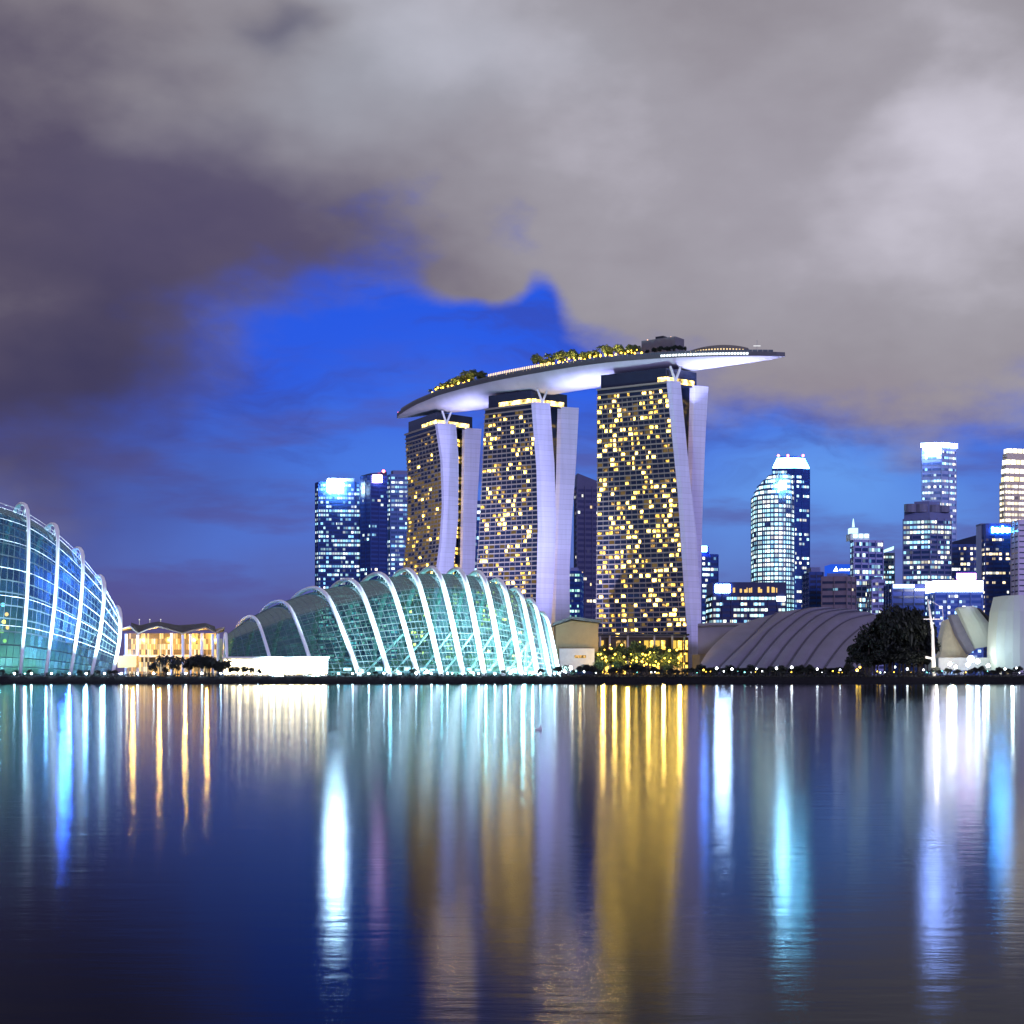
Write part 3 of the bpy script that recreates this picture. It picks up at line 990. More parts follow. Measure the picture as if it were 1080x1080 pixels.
# --- the taller glass house at the left
cspec = [((-82, 707), (-52, 520), (-58, 502), (-70, 512)), ((-30, 707), (-8, 536), (-15, 517), (-26, 528)), ((21, 707), (30, 549), (24.6, 531.5), (15, 541)),
         ((48, 707), (61, 570), (57, 553), (46, 562)), ((74, 707), (87.5, 596), (84, 578.5), (74, 586)), ((96, 707), (110, 622), (106, 607.5), (96, 615)), ((118, 706), (127, 652), (124, 640), (116, 645))]
ribs = []
for f, s_, a_, h_ in cspec:
    Y0 = 792
    ht = 707 - a_[1]
    F0 = P(*f, Y0); F0.z = GZ
    bk = P(h_[0] - 26, 707, Y0 + 95); bk.z = GZ
    md = P((f[0] * .5 + s_[0] * .5) + 3.0, (f[1] + s_[1]) / 2, Y0 + 3)
    pts = [F0, md, P(*s_, Y0 + 9), P(*a_, Y0 + 17), P(h_[0], h_[1], Y0 + 28), P(h_[0] - 14, h_[1] + ht * .28, Y0 + 58), P(h_[0] - 24, 707 - ht * .34, Y0 + 82), bk]
    ribs.append(catmull(pts, 3))
CLOUDF, crows, csecs = glass_house('ribbed_glass_house', 'tall glass house with hooked white ribs and blue inside glow at the left shore', (P(40, 707, 840).x, 840, GZ),
                                   ribs, [1.1] * 7, .93, greenhouse_glass('tall_house_glass', (.40, .58, .60), 46, 40), 4)
for i in (2, 3, 4, 5, 6, 7, 8, 9):
    m = MB(); m.tube(catmull([r[i].lerp(q[i], .6) for r, q in zip(ribs, csecs)], 4), .13, 5); m.build('purlin', WHITE, CLOUDF)
m = MB(); rr = []
for j in range(9):
    k = j / 8; rad = 46 * (1 - k) ** .8 + 2
    rr.append([Vector((P(5, 707, 836).x + math.cos(a * math.pi / 9) * rad * (1 + .12 * mnoise.noise(Vector((a * .7, j * .6, 0)))), 838 + math.sin(a * math.pi / 9) * rad * .45, GZ + 50 * k)) for a in range(18)])
m.loft(rr); m.build('planted_mound', plain('mound_green', (.05, .09, .04), .9, 0, .6, .15), CLOUDF, smooth=True)
for px, py, e, c in ((-4, 690, 5000, (.5, .85, 1)), (25, 690, 4500, (.5, .9, .95)), (50, 690, 4200, (.35, .65, 1)), (72, 660, 16000, (.06, .16, 1)), (90, 690, 4200, (.3, .55, 1)), (66, 618, 14000, (.05, .14, 1)), (108, 695, 2600, (.6, .9, 1))):
    lamp_light('house_light', 'POINT', P(px, py, 809), e * 5.5, c, CLOUDF, size=1.2)
for (f, s_, a_, h_), r in zip(cspec, ribs):
    lamp_light('rib_flood', 'SPOT', r[0] + Vector((7, -15, 1)), 500000, (.58, .86, 1), CLOUDF, target=r[7], size=.4, spot=70, blend=1)
# warm exhibits inside, seen through the glass at the picture's edge
for k, (px, py) in enumerate(((4, 658), (7, 650), (2, 668), (8, 664), (5, 678), (3, 640))):
    lamp_globe(P(px, py, 806), 1.0, (LAMPWARM, glow('lamp_orange', (1, .42, .10), 4), glow('lamp_green', (.45, .75, .08), 2), MATS['lamp_orange'], MATS['lamp_green'], glow('lamp_cyan', (.2, .7, 1), 6))[k], 'exhibit_lamp',
               ('pale gold', 'small orange', 'yellow-green', 'orange', 'lower green', 'cyan')[k] + ' lamp hanging inside the tall glass house', None)


# ------------------------------------------------------------------ visitor pavilion between the two glass houses
zt_ = lambda py, Y: CZ + (HY - py) / F * Y
q = P(183, 707, 850)
PAV = thing('visitor_pavilion', 'gold-lit pavilion with folded wing roof and white columns between the glass houses', 'pavilion', (q.x, 850, GZ))
front = [(127, 664), (137, 661.5), (146, 669), (157, 664), (166, 661.5), (180, 665), (193, 669), (206, 665), (217, 662.5), (227, 668), (237, 662.5)]
back = [(128, 661), (140, 660.5), (152, 658.3), (160, 657.8), (168, 658), (178, 658.5), (190, 659), (204, 659.8), (216, 660.3), (226, 661), (236, 662)]
fr = [P(x, y, 832) for x, y in front]; bk = [P(x, y + 4.5, 868) for x, y in back]
m = MB()
m.loft([[f, bq, bq + Vector((0, 0, .9)), f + Vector((0, 0, .7))] for f, bq in zip(fr, bk)])
m.build('roof', plain('pavilion_roof', (.40, .32, .20), .6), PAV)
m = MB()
m.loft([[f + Vector((0, 2.5, 1.0)), bq + Vector((0, 0, 1.2)), bq + Vector((0, 0, 2.2)), f.lerp(bq, .4) + Vector((0, 0, 3.2))] for f, bq in zip(fr[1:-1], bk[1:-1])])
m.build('roof_cap', DARK, PAV)
for px, t in ((133, 668), (145.3, 669), (181, 667), (193, 669), (201, 668), (213, 667), (224.5, 668), (230, 668)):
    a = P(px, t, 834); m = MB(); m.tube([(a.x, a.y, GZ), a + Vector((0, 0, -.3))], .75, 8); m.build('column', WHITE, PAV)
m = MB(); a, c = P(130, 693, 842), P(232, 693, 842)
m.hexa(a, c, (0, 24, 0), (0, 0, 1.2)); m.build('upper_floor', CREAM, PAV)
for z0, z1, nm in ((GZ, a.z - .1, 'lower_glazing'), (a.z + 1.2, zt_(668, 848), 'upper_glazing')):
    m = MB()
    x0, x1 = P(134, 690, 848).x, P(228, 690, 848).x
    n = 44
    uv = lambda u0, u1: [(u0, 3), (u1, 3), (u1, 3.9), (u0, 3.9)]
    for i in range(n):
        xa, xb = x0 + (x1 - x0) * i / n, x0 + (x1 - x0) * (i + 1) / n
        fl = 3 if z0 < 5 else 12
        for q_ in range(4):
            za, zb = z0 + (z1 - z0) * q_ / 4, z0 + (z1 - z0) * (q_ + 1) / 4
            m.face([(xa, 848, za), (xb, 848, za), (xb, 848, zb), (xa, 848, zb)], [(i, fl + q_), (i + .99, fl + q_), (i + .99, fl + q_ + .9), (i, fl + q_ + .9)])
    m.build(nm, office_glass('pavilion_glass' + nm, (  .62 if 'low' in nm else .52), 1.0, [(1, .44, .07), (1, .56, .14), (1, .70, .28), (1, .86, .6)], 1.0, (.10, .08, .05)), PAV)
m = MB(); m.hexa((P(134, 0, 849).x, 849, GZ), (P(229, 0, 849).x, 849, GZ), (0, 15, 0), (0, 0, 20)); m.build('rear_wall', CREAM, PAV)
for px in (140, 168, 195, 218):
    lamp_light('pavilion_light', 'POINT', P(px, 674, 836), 12000, (1, .58, .12), PAV, size=.6)
for px in (147, 158, 169.5):
    m = MB(); a = P(px, 659, 862); m.tube([a, a + Vector((0, 0, 2.6))], .08, 5); m.sphere(a + Vector((0, 0, 2.8)), .35, 8, 5); m.build('roof_lamp', glow('roof_lamp', (.95, .95, .9), .9), PAV)
m = MB(); m.hexa(P(124, 704, 826), P(144, 704, 826), (0, 5, 0), (0, 0, 6)); m.build('kiosk', plain('kiosk_ochre', (.75, .5, .15), .6), PAV)
lamp_light('kiosk_light', 'POINT', P(134, 700, 820), 900, (1, .75, .35), PAV, size=.5)

q = P(290, 706, 792)
HALL = thing('lit_arcade', 'long low white glowing arcade in front of the small ribs of the glass dome', 'building', (q.x, 792, GZ))
m = MB(); x0, x1 = P(236, 0, 792).x, P(345, 0, 792).x
m.hexa((x0, 792, GZ), (x1, 792, GZ), (0, 5, 0), (0, 0, 9.0)); m.build('wall', plain('arcade_white', (.8, .8, .76), .5), HALL)
m = MB(); m.hexa((x0 - .6, 790.6, GZ + 9.003), (x1 + .6, 790.6, GZ + 9.003), (0, 7, 0), (0, 0, .7)); m.build('roof', plain('arcade_roof', (.75, .75, .72), .5), HALL)
for i in range(16):
    xa = x0 + (x1 - x0) * (i + .08) / 16; xb = x0 + (x1 - x0) * (i + .92) / 16
    m = MB(); m.hexa((xa, 791.9, GZ + .8), (xb, 791.9, GZ + .8), (0, -.15, 0), (0, 0, 7.4)); m.build('window', glow('arcade_light', (1, .84, .54), 9, .6, .4), HALL)


# ------------------------------------------------------------------ skyline
CYAN = [(.20, .55, 1.0), (.45, .9, 1.0), (.75, 1.0, .95), (.9, .95, 1)]
COOLW = [(.25, .62, 1.0), (.5, .95, 1.0), (.85, 1, .9), (1, .86, .55)]
WARMW = [(1, .7, .3), (1, .85, .5), (1, .95, .75), (.9, 1, .95)]


def plan(pxl, pxc, pxr, Y, dl, dr):
    a, c, e = P(pxl, 0, Y + dl), P(pxc, 0, Y), P(pxr, 0, Y + dr)
    bq = a + e - c
    if bq.y < Y + 8: bq.y = Y + 25
    return [(a.x, a.y), (c.x, c.y), (e.x, e.y), (bq.x, bq.y)]


def slab_plan(pxl, pxr, Y, depth=30):
    a, c = P(pxl, 0, Y), P(pxr, 0, Y)
    k = (Y + depth) / Y
    return [(a.x, a.y), (c.x, c.y), (c.x + depth * .12, c.y + depth), (a.x - depth * .02, a.y + depth)]


def inflate(poly, e):
    n = len(poly); out = []
    for i in range(n):
        p0, p1, p2 = Vector(poly[i - 1]), Vector(poly[i]), Vector(poly[(i + 1) % n])
        n1 = Vector(((p1 - p0).y, -(p1 - p0).x)).normalized(); n2 = Vector(((p2 - p1).y, -(p2 - p1).x)).normalized()
        k = (n1 + n2)
        k = k / max(.3, k.length_squared / 2)
        out.append(tuple(p1 + k * e))
    return out


def band(m, poly, z0, z1, fl, e=.35):
    o = inflate(poly, e); n = len(o); u = 0
    for i in range(n):
        a, c = Vector(o[i]), Vector(o[(i + 1) % n]); ln = (c - a).length
        m.face([(a.x, a.y, z0), (c.x, c.y, z0), (c.x, c.y, z1), (a.x, a.y, z1)], [(u, fl), (u + ln, fl), (u + ln, fl + .9), (u, fl + .9)])
        i0, i1 = poly[i], poly[(i + 1) % n]
        m.face([(a.x, a.y, z1), (c.x, c.y, z1), (*i1, z1), (*i0, z1)])
        m.face([(*i0, z0), (*i1, z0), (c.x, c.y, z0), (a.x, a.y, z0)])
        u += ln + 3
    return m


FLOORSEED = [0]


def block(root, poly, z0, z1, wall, glass, fh=4.2, frac=.6, part='wall', head=1.0, roofbox=False):
    m = MB(); m.prism(poly, z0, z1); m.build(part, wall, root)
    nf = max(1, int((z1 - z0 - head) / fh)); FLOORSEED[0] += 131
    if part == 'wall':
        m = MB(); o = inflate(poly, .1)
        for i in range(len(o)):
            a, c = Vector(o[i]), Vector(o[(i + 1) % len(o)]); ln = (c - a).length
            if ln < 7: continue
            n_ = max(2, int(ln / 7.5)); tg_ = (c - a) / ln; nr_ = Vector((tg_.y, -tg_.x))
            for q_ in range(n_ + 1):
                p_ = a.lerp(c, q_ / n_) - tg_ * .35
                m.hexa((p_.x, p_.y, z0), (p_.x + tg_.x * .7, p_.y + tg_.y * .7, z0), (nr_.x * .7, nr_.y * .7, 0), (0, 0, z1 - z0 - .4))
        if m.v: m.build('pier', wall, root)['kind'] = 'stuff'
        cc_ = sum((Vector(p) for p in poly), Vector((0, 0))) / len(poly)
        r_ = random.Random(int(z1 * 10))
        pp_ = [tuple(cc_.lerp(Vector(p), .55 if r_.random() < .5 else .7)) for p in poly]
        if roofbox:
            m = MB(); m.prism(pp_, z1 - .2, z1 + r_.uniform(2.2, 4.5)); m.build('roof_plant', GREYWALL, root)
    for j in range(nf):
        z = z0 + .6 + j * (z1 - z0 - head) / nf
        m = MB(); band(m, poly, z, z + fh * frac, FLOORSEED[0] + j); m.build('window_band', glass, root)


def zt(py, Y): return CZ + (HY - py) / F * Y


def tower(name, label, Y, cat='tower', loc_px=None, poly=None):
    c = sum((Vector((*p, 0)) for p in poly), Vector()) / len(poly)
    return thing(name, label, cat, (c.x, c.y, GZ), 'skyline towers behind the bay')


def sign_on(root, pa, pb, Y, mat, name='sign', t=.8):
    a, c = P(pa[0], pa[1], Y), P(pb[0], pb[1], Y)
    m = MB(); m.hexa((a.x, Y, c.z), (c.x, Y, c.z), (0, -t, 0), (0, 0, a.z - c.z)); return m.build(name, mat, root)


def spire(root, px, py0, py1, Y, r=.8, mat=None):
    m = MB(); m.tube([P(px, py1, Y), P(px, (py0 + py1) / 2, Y), P(px, py0, Y)], [r, r * .7, r * .25], 6); m.build('spire', mat or PALEWALL, root)


G_cy = office_glass('glass_cyan_rows', .52, 3.0, CYAN, 1.3)
G_cy2 = office_glass('glass_cyan_full', .55, 4.5, CYAN, 1.3, (.04, .10, .26))
G_blue = office_glass('glass_blue_sparse', .30, 3.4, COOLW, 1.9, (.015, .035, .16))
G_cool = office_glass('glass_cool', .54, 3.0, COOLW, 2.0)
G_white = office_glass('glass_white_full', .74, 6.5, [(.35, .80, 1), (.5, .95, 1), (.75, 1, .95), (1, .97, .85)], 2.0, (.06, .12, .3))
G_warm = office_glass('glass_warm', .42, 3.2, WARMW, 2.0)
G_sparse = office_glass('glass_sparse_warm', .13, 3.4, WARMW, 1.6, (.03, .04, .10))

# a: twin dark blue offices on the left
Y = 1750
pl = plan(333, 336, 381, Y, 8, 4); t = tower('office_tower', 'dark blue office tower with a dazzling white-cyan roof sign, west of the towers', Y, poly=pl)
t['label'] = 'dark blue office tower whose flat roof carries a dazzling cyan-white floodlight'
block(t, pl, GZ, zt(508, Y), BLUEWALL, G_cy, 4.6, .55, roofbox=True)
sign_on(t, (345, 506.5), (362, 518.5), Y - 5, SIGNHOT, 'roof_floodlight')
Y = 1740
pl = plan(380.5, 391, 408, Y, 10, 8); t = tower('office_tower', 'darker blue office tower with slanted roof and red lamp beside the floodlit one', Y, poly=pl)
block(t, pl, GZ, zt(501, Y), BLUEWALL, G_blue, 4.6, .55)
m = MB(); z = zt(501, Y); zz = zt(496.5, Y)
m.loft([[Vector((*p, z)) for p in pl], [Vector((*pl[0], z + .5)), Vector((*pl[1], z + 2)), Vector((*pl[2], zz)), Vector((*pl[3], zz))]]); m.build('roof', DARKGLASS, t)
sign_on(t, (393, 501), (403, 509), Y - 1, glow('sign_soft', (.8, .55, 1), 16), 'roof_floodlight')
m = MB(); m.sphere(P(404.5, 497, Y - 1), 1.6, 8, 5); m.build('warning_lamp', LAMPRED, t)
Y = 1800
pl = plan(408.5, 412, 434, Y, 8, 4); t = tower('office_tower', 'light blue glass block between the dark office pair and the farthest hotel tower', Y, poly=pl)
block(t, pl, GZ, zt(500, Y), plain('light_blue_wall', (.05, .14, .42), .3), G_cy2, 5.0, .5, roofbox=True)
Y = 1820
pl = slab_plan(499, 516, Y); t = tower('office_tower', 'sliver of cyan-lit office block between the farthest and middle hotel towers', Y, poly=pl)
block(t, pl, GZ, zt(528, Y), BLUEWALL, G_cy2, 7, .5)
# d: pointed tower between middle and nearest hotel towers
Y = 1600
pl = plan(606, 609, 640, Y, 20, 10); t = tower('pointed_tower', 'dusky violet tower with a sloping pointed top between the middle and nearest hotel towers', Y, poly=pl)
violet = plain('violet_glass_wall', (.028, .034, .11), .4)
block(t, pl, GZ, zt(512, Y), violet, office_glass('glass_violet', .25, 3.4, WARMW, 1.5, (.025, .03, .10)), 5.4, .5)
z = zt(512, Y); m = MB()
m.loft([[Vector((*p, z)) for p in pl], [Vector((*pl[0], zt(500, Y))), Vector((*pl[1], zt(499, Y))), Vector((*pl[2], zt(510, Y))), Vector((*pl[3], zt(510, Y)))]]); m.build('roof', violet, t)
Y = 1500
pl = slab_plan(600, 612, Y); t = tower('office_block', 'narrow green-lit block at the foot of the pointed violet tower', Y, poly=pl)
block(t, pl, GZ, zt(602, Y), BLUEWALL, office_glass('glass_green', .5, 2.6, [(.3, .9, .7), (.5, 1, .8), (.8, 1, .9)], 1.2), 4.6, .5, roofbox=True)
# e
Y = 1560
pl = plan(736, 740, 757, Y, 10, 6); t = tower('office_tower', 'small dark tower with bright roof sign just beside the nearest hotel tower', Y, poly=pl)
block(t, pl, GZ, zt(584, Y), BLUEWALL, G_cool, 5.2, .5); pl2 = [tuple(Vector(p).lerp(Vector(pl[0]), .45)) for p in pl]
block(t, pl2, zt(584, Y) + .01, zt(576, Y), BLUEWALL, G_blue, 5, .5, 'roof_block')
sign_on(t, (739.5, 576), (745.5, 582), Y - .5, glow('sign_azure', (.08, .22, 1.0), 70)); m = MB(); m.sphere(P(737.5, 572, Y), 1.5, 8, 5); m.build('warning_lamp', LAMPRED, t)
# f
Y = 1400
pl = slab_plan(752, 829, Y, 40); t = tower('office_block', 'wide low office block with white-blue sign and golden top storey behind the ribbed theatre roof', Y, 'building', poly=pl)
block(t, pl, GZ, zt(626, Y), plain('navy_wall', (.012, .022, .09), .35), G_cool, 4.8, .5)
m = MB(); m.prism(inflate(pl, .2), zt(626, Y) + .01, zt(614, Y)); m.build('top_storey', MATS['navy_wall'], t)
for i in range(22):
    m = MB(); x = 773 + i * 2.4; a = P(x, 625, Y - .2); h = RT.uniform(2.2, 5.2)
    if RT.random() < .3: continue
    m.hexa(a, a + Vector((RT.choice((.8, 1.5, 1.8)), 0, 0)), (0, -.5, 0), (0, 0, h)); m.build('window', glow('loft_gold', (1, .62, .2), 1.2), t)
sign_on(t, (754.5, 616.5), (770, 625), Y - .3, glow('sign_blue_white', (.40, .62, 1.0), 90)); sign_on(t, (819, 629), (828, 634), Y - 1, SIGNW)
# g: curved white-lit tower and its dark blue partner
Y = 1650
pts = []
for k in range(9):
    th = math.pi * (1.02 + .98 * k / 8)
    pts.append((P(820.5, 0, Y).x + math.cos(th) * 20.5, Y + 26 + math.sin(th) * 24))
pts.append((P(841, 0, Y).x, Y + 48)); pts.append((P(800, 0, Y).x, Y + 48))
t = tower('round_office_tower', 'rounded white-lit office tower stepping up at its shoulder, brightest on the skyline', Y, poly=pts)
block(t, pts, GZ, zt(520, Y), plain('pale_blue_wall', (.10, .16, .30), .35), G_white, 4.6, .62)
zl = zt(520, Y)
for i, (py, k) in enumerate(((514, .94), (508, .86), (503, .74), (498, .6))):
    right = Vector((P(838, 0, Y).x, Y + 30))
    pp = [tuple(right.lerp(Vector(p), k)) for p in pts]
    block(t, pp, zl + .01, zt(py, Y), MATS['pale_blue_wall'], G_white, 4.6, .62, 'shoulder'); zl = zt(py, Y)
m = MB(); m.hexa(P(822, 516, Y + 1), P(829, 516, Y + 1), (0, -1.5, 0), (0, 0, 8)); m.build('floodlight', glow('shoulder_flood', (.30, .75, 1), 140), t)
Y = 1690
pl = plan(815, 838, 853.5, Y, 4, 8); t = tower('office_tower', 'dark blue tower with glowing tapered crown and red lamps behind the rounded white-lit tower', Y, poly=pl)
block(t, pl, GZ, zt(493.5, Y), BLUEWALL, office_glass('glass_royal', .46, 3.2, COOLW, 2.0, (.02, .05, .24)), 5.0, .5)
cz = [Vector((*p, 0)) for p in pl]; cc = sum(cz, Vector()) / 4
for i in range(5):
    k0 = 1 - .055 * i; pp = [tuple((cc + (q - cc) * k0).xy) for q in cz]; z0 = zt(493.3 - i * 2.2, Y)
    m = MB(); m.prism(pp, z0, zt(493.3 - i * 2.2 - 2.2, Y) - .3); m.build('crown_tier', glow('crown_cyan', (.14, .62, 1.0), 24, .2, .1), t)
m = MB(); m.prism([tuple((cc + (q - cc) * .6).xy) for q in cz], zt(482.3, Y), zt(480.5, Y)); m.build('roof', BLUEWALL, t)
for px in (821, 831, 847):
    m = MB(); m.sphere(P(px, 480.5, Y + 3), 1.3, 8, 5); m.build('warning_lamp', LAMPRED, t)
# h, i
Y = 1500
pl = slab_plan(854, 868, Y); t = tower('office_block', 'narrow dark block between the rounded white tower and the brown ribbon-window block', Y, 'building', poly=pl)
block(t, pl, GZ, zt(603, Y), BLUEWALL, G_sparse, 5, .5, roofbox=True)
Y = 1450
pl = plan(867, 893, 902, Y, 6, 14); t = tower('office_block', 'brown block with pale ribbon windows left of the spired tower', Y, 'building', poly=pl)
block(t, pl, GZ, zt(607.5, Y), plain('brown_stone', (.20, .16, .20), .7), office_glass('glass_ribbon', .30, 5, COOLW, 1.5, (.03, .04, .08)), 6.2, .36, roofbox=True)
Y = 1560
pl = slab_plan(877, 899, Y); t = tower('office_block', 'block topped by a deep blue lit sign band beside the spired tower', Y, 'building', poly=pl)
block(t, pl, GZ, zt(606, Y), GREYWALL, G_sparse, 5, .5)
m = MB(); m.prism(inflate(pl, .3), zt(606, Y) + .01, zt(595, Y)); m.build('sign_band', glow('sign_deep_blue', (.02, .10, .75), 1.0), t)
m = MB(); a = P(879, 602.5, Y - .6); m.loft([[a, a + Vector((4.5, 0, 0)), a + Vector((2.6, 0, 4.6))], [a + Vector((0, -.4, 0)), a + Vector((4.5, -.4, 0)), a + Vector((2.6, -.4, 4.6))]]); m.build('emblem', SIGNW, t)
m = MB(); a = P(886, 602, Y - .6)
for i in range(6): m.box(a + Vector((i * 1.7, 0, 0)), 1.1, .4, 1.6 + .5 * (i % 2))
m.build('lettering', SIGNW, t)
# j: spired tower
Y = 1500
pl = plan(897.5, 901, 931, Y, 16, 10); t = tower('office_tower', 'office tower with a lit stepped corner spire left of the black tree mass', Y, poly=pl)
block(t, pl, GZ, zt(569, Y), PALEWALL, office_glass('glass_navy', .46, 3.2, COOLW, 1.8, (.02, .05, .17)), 5.2, .62)
pl2 = slab_plan(897, 917, Y + 6, 18); m = MB(); m.prism(pl2, zt(569, Y) + .01, zt(562, Y)); m.build('roof_block', plain('lit_crown_stone', (.6, .65, .7), .5), t)
pl2 = slab_plan(897, 905, Y + 8, 10); m = MB(); m.prism(pl2, zt(562, Y) + .02, zt(556, Y)); m.build('roof_block', glow('spire_glow', (.55, .9, 1), 1.6), t)
spire(t, 900, 547, 556, Y + 12, 1.3, MATS['spire_glow'])
for px in (900, 906, 912):
    m = MB(); m.hexa(P(px, 567, Y + 5), P(px + 4, 567, Y + 5), (0, -.5, 0), (0, 0, 3.2)); m.build('floodlight', glow('roof_flood', (.65, .95, .95), 3.0), t)
Y = 1480
pl = slab_plan(920, 933, Y, 18); t = tower('office_block', 'lower wing with violet mullions in front of the spired tower', Y, 'building', poly=pl)
block(t, pl, GZ, zt(611, Y), PALEWALL, office_glass('glass_wing', .35, 3.0, COOLW, 1.5, (.04, .05, .14)), 5, .5, roofbox=True)
# k
Y = 1620
pl = slab_plan(931, 943, Y, 18); t = tower('office_tower', 'slim pale tower with a bright slanted roof edge and needle', Y, poly=pl)
block(t, pl, GZ, zt(583, Y), plain('slate_wall', (.12, .16, .25), .5), G_cool, 5, .45)
m = MB(); a, c = P(931, 583, Y), P(943, 579, Y); m.loft([[a, c, c + Vector((2, 18, 0)), a + Vector((0, 18, 0))], [a + Vector((0, 0, 2.4)), c + Vector((0, 0, 3)), c + Vector((2, 18, 3)), a + Vector((0, 18, 2.4))]]); m.build('roof', glow('roof_edge_cyan', (.55, .95, 1), 1.6), t)
spire(t, 943, 575, 600, Y - .6, .7)
# l: broad grey tower with crown drums
Y = 1550
pl = plan(953, 981, 1003, Y, 10, 8); t = tower('office_tower', 'broad grey violet office tower with drum-shaped crown below the tall floodlit tower', Y, poly=pl)
block(t, pl, GZ, zt(546, Y), GREYWALL, office_glass('glass_grid', .52, 3.4, COOLW, 1.7, (.03, .06, .16)), 4.8, .55)
c = [Vector((*p, 0)) for p in pl]; cc = sum(c, Vector()) / 4
m = MB(); m.prism([tuple((cc + (q - cc) * .98).xy) for q in c], zt(546, Y) + .01, zt(540, Y)); m.build('crown_base', GREYWALL, t)
for px, r in ((960, 6), (972, 6.5), (985, 6.5), (995, 6)):
    a = P(px, 540, Y + 8); m = MB(); m.prism([(a.x + math.cos(k * math.pi / 6) * r, a.y + math.sin(k * math.pi / 6) * r) for k in range(12)], a.z - .5, zt(531 + (px % 3), Y)); m.build('crown_drum', plain('drum_stone', (.16, .17, .26), .6), t)
m = MB(); m.prism([tuple((cc + (q - cc) * .55).xy) for q in c], zt(540, Y) + .03, zt(528, Y)); m.build('crown_core', GREYWALL, t)
# m: tallest floodlit slab
Y = 1700
pl = plan(973, 993, 1008, Y, 6, 10); t = tower('floodlit_tower', 'tallest slim tower with a glaring white-blue top edge and pale cladding', Y, poly=pl)
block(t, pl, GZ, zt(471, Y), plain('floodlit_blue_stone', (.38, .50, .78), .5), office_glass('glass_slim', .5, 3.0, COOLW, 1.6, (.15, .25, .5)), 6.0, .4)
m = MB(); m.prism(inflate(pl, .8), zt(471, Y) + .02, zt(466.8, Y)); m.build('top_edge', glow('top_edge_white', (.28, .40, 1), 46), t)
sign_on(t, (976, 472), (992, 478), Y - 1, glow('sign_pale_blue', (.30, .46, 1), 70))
spl = [p for p in pl]
m = MB(); a = P(1000, 0, Y + 5); m.hexa((P(1002, 0, Y).x, Y + 6.5, GZ), (P(1007, 0, Y).x, Y + 9.5, GZ), (0, -.9, 0), (0, 0, zt(474, Y) - GZ)); m.build('side_strip', office_glass('glass_strip', .8, 3, WARMW, 1.2), t)
# n
Y = 1600
pl = slab_plan(1003, 1035, Y, 24); t = tower('office_tower', 'dark blue block with stepped sloping roof left of the tower with the blue roof sign', Y, poly=pl)
block(t, pl, GZ, zt(574, Y), BLUEWALL, G_warm, 5.0, .5)
m = MB(); z = zt(574, Y); m.loft([[Vector((*p, z + .01)) for p in pl], [Vector((*pl[0], z + 2)), Vector((*pl[1], zt(563, Y))), Vector((*pl[2], zt(563, Y))), Vector((*pl[3], z + 2))]]); m.build('roof', DARKGLASS, t)
m = MB(); a, c = P(1009, 611, Y - .4), P(1035, 611, Y - .4); m.hexa(a, c, (0, -.6, 0), (0, 0, 6)); m.build('lit_storey', glow('lilac_storey', (1, .34, .92), 9), t)
# o
Y = 1520
pl = slab_plan(1039.5, 1074, Y, 24); t = tower('office_tower', 'dark blue tower with a blue-white script roof sign at its head', Y, poly=pl)
block(t, pl, GZ, zt(565, Y), BLUEWALL, G_warm, 4.4, .5)
m = MB(); m.prism(inflate(pl, .05), zt(565, Y) + .01, zt(552, Y)); m.build('top_storey', BLUEWALL, t)
m = MB()
for i, h in enumerate((5.5, 4, 5, 3.6, 6.5, 4, 5, 3.8)):
    a = P(1047 + i * 2.6, 562 - (i % 2) * .8, Y - .8); m.box(a, 1.7, .5, h)
m.build('lettering', glow('script_blue_white', (.08, .42, 1), 100), t)
pl = slab_plan(1035, 1040, Y + 10, 16); t2 = tower('pale_stair_tower', 'thin pale violet stair tower beside the tower with the blue-white roof sign', Y, poly=pl)
m = MB(); m.prism(pl, GZ, zt(553, Y)); m.build('wall', PALEWALL, t2); m = MB(); m.prism(inflate(pl, .2), zt(553, Y) + .01, zt(551, Y)); m.build('roof', GREYWALL, t2)
# p: golden stepped tower
Y = 1750
pl = plan(1055, 1060, 1095, Y, 10, 10); t = tower('floodlit_tower', 'tall golden-white floodlit tower with stepped crown', Y, poly=pl)
gold = plain('golden_stone', (.70, .60, .44), .6)
block(t, pl, GZ, zt(508, Y), gold, office_glass('glass_gold', .72, 4.2, [(1, .8, .45), (1, .9, .65), (1, .97, .85)], 2.3, (.3, .26, .2)), 6.0, .5)
zl = zt(508, Y); c = [Vector((*p, 0)) for p in pl]; cc = sum(c, Vector()) / 4
for py, k in ((490, .94), (478, .88), (473, .80)):
    pp = [tuple((cc + (q - cc) * k).xy) for q in c]
    block(t, pp, zl + .02, zt(py, Y), gold, office_glass('glass_crown_gold', .85, 6, [(1, .78, .35), (1, .9, .6), (1, 1, .9)], 3.0, (.3, .26, .2)), 8, .6, 'crown_tier'); zl = zt(py, Y)
Y = 1480
pl = slab_plan(1074.5, 1092, Y, 20); t = tower('office_tower', 'pale lilac concrete tower cut by the picture edge beside the museum shell', Y, poly=pl)
block(t, pl, GZ, zt(548, Y), plain('lilac_concrete', (.62, .56, .74), .6), G_sparse, 5, .2)
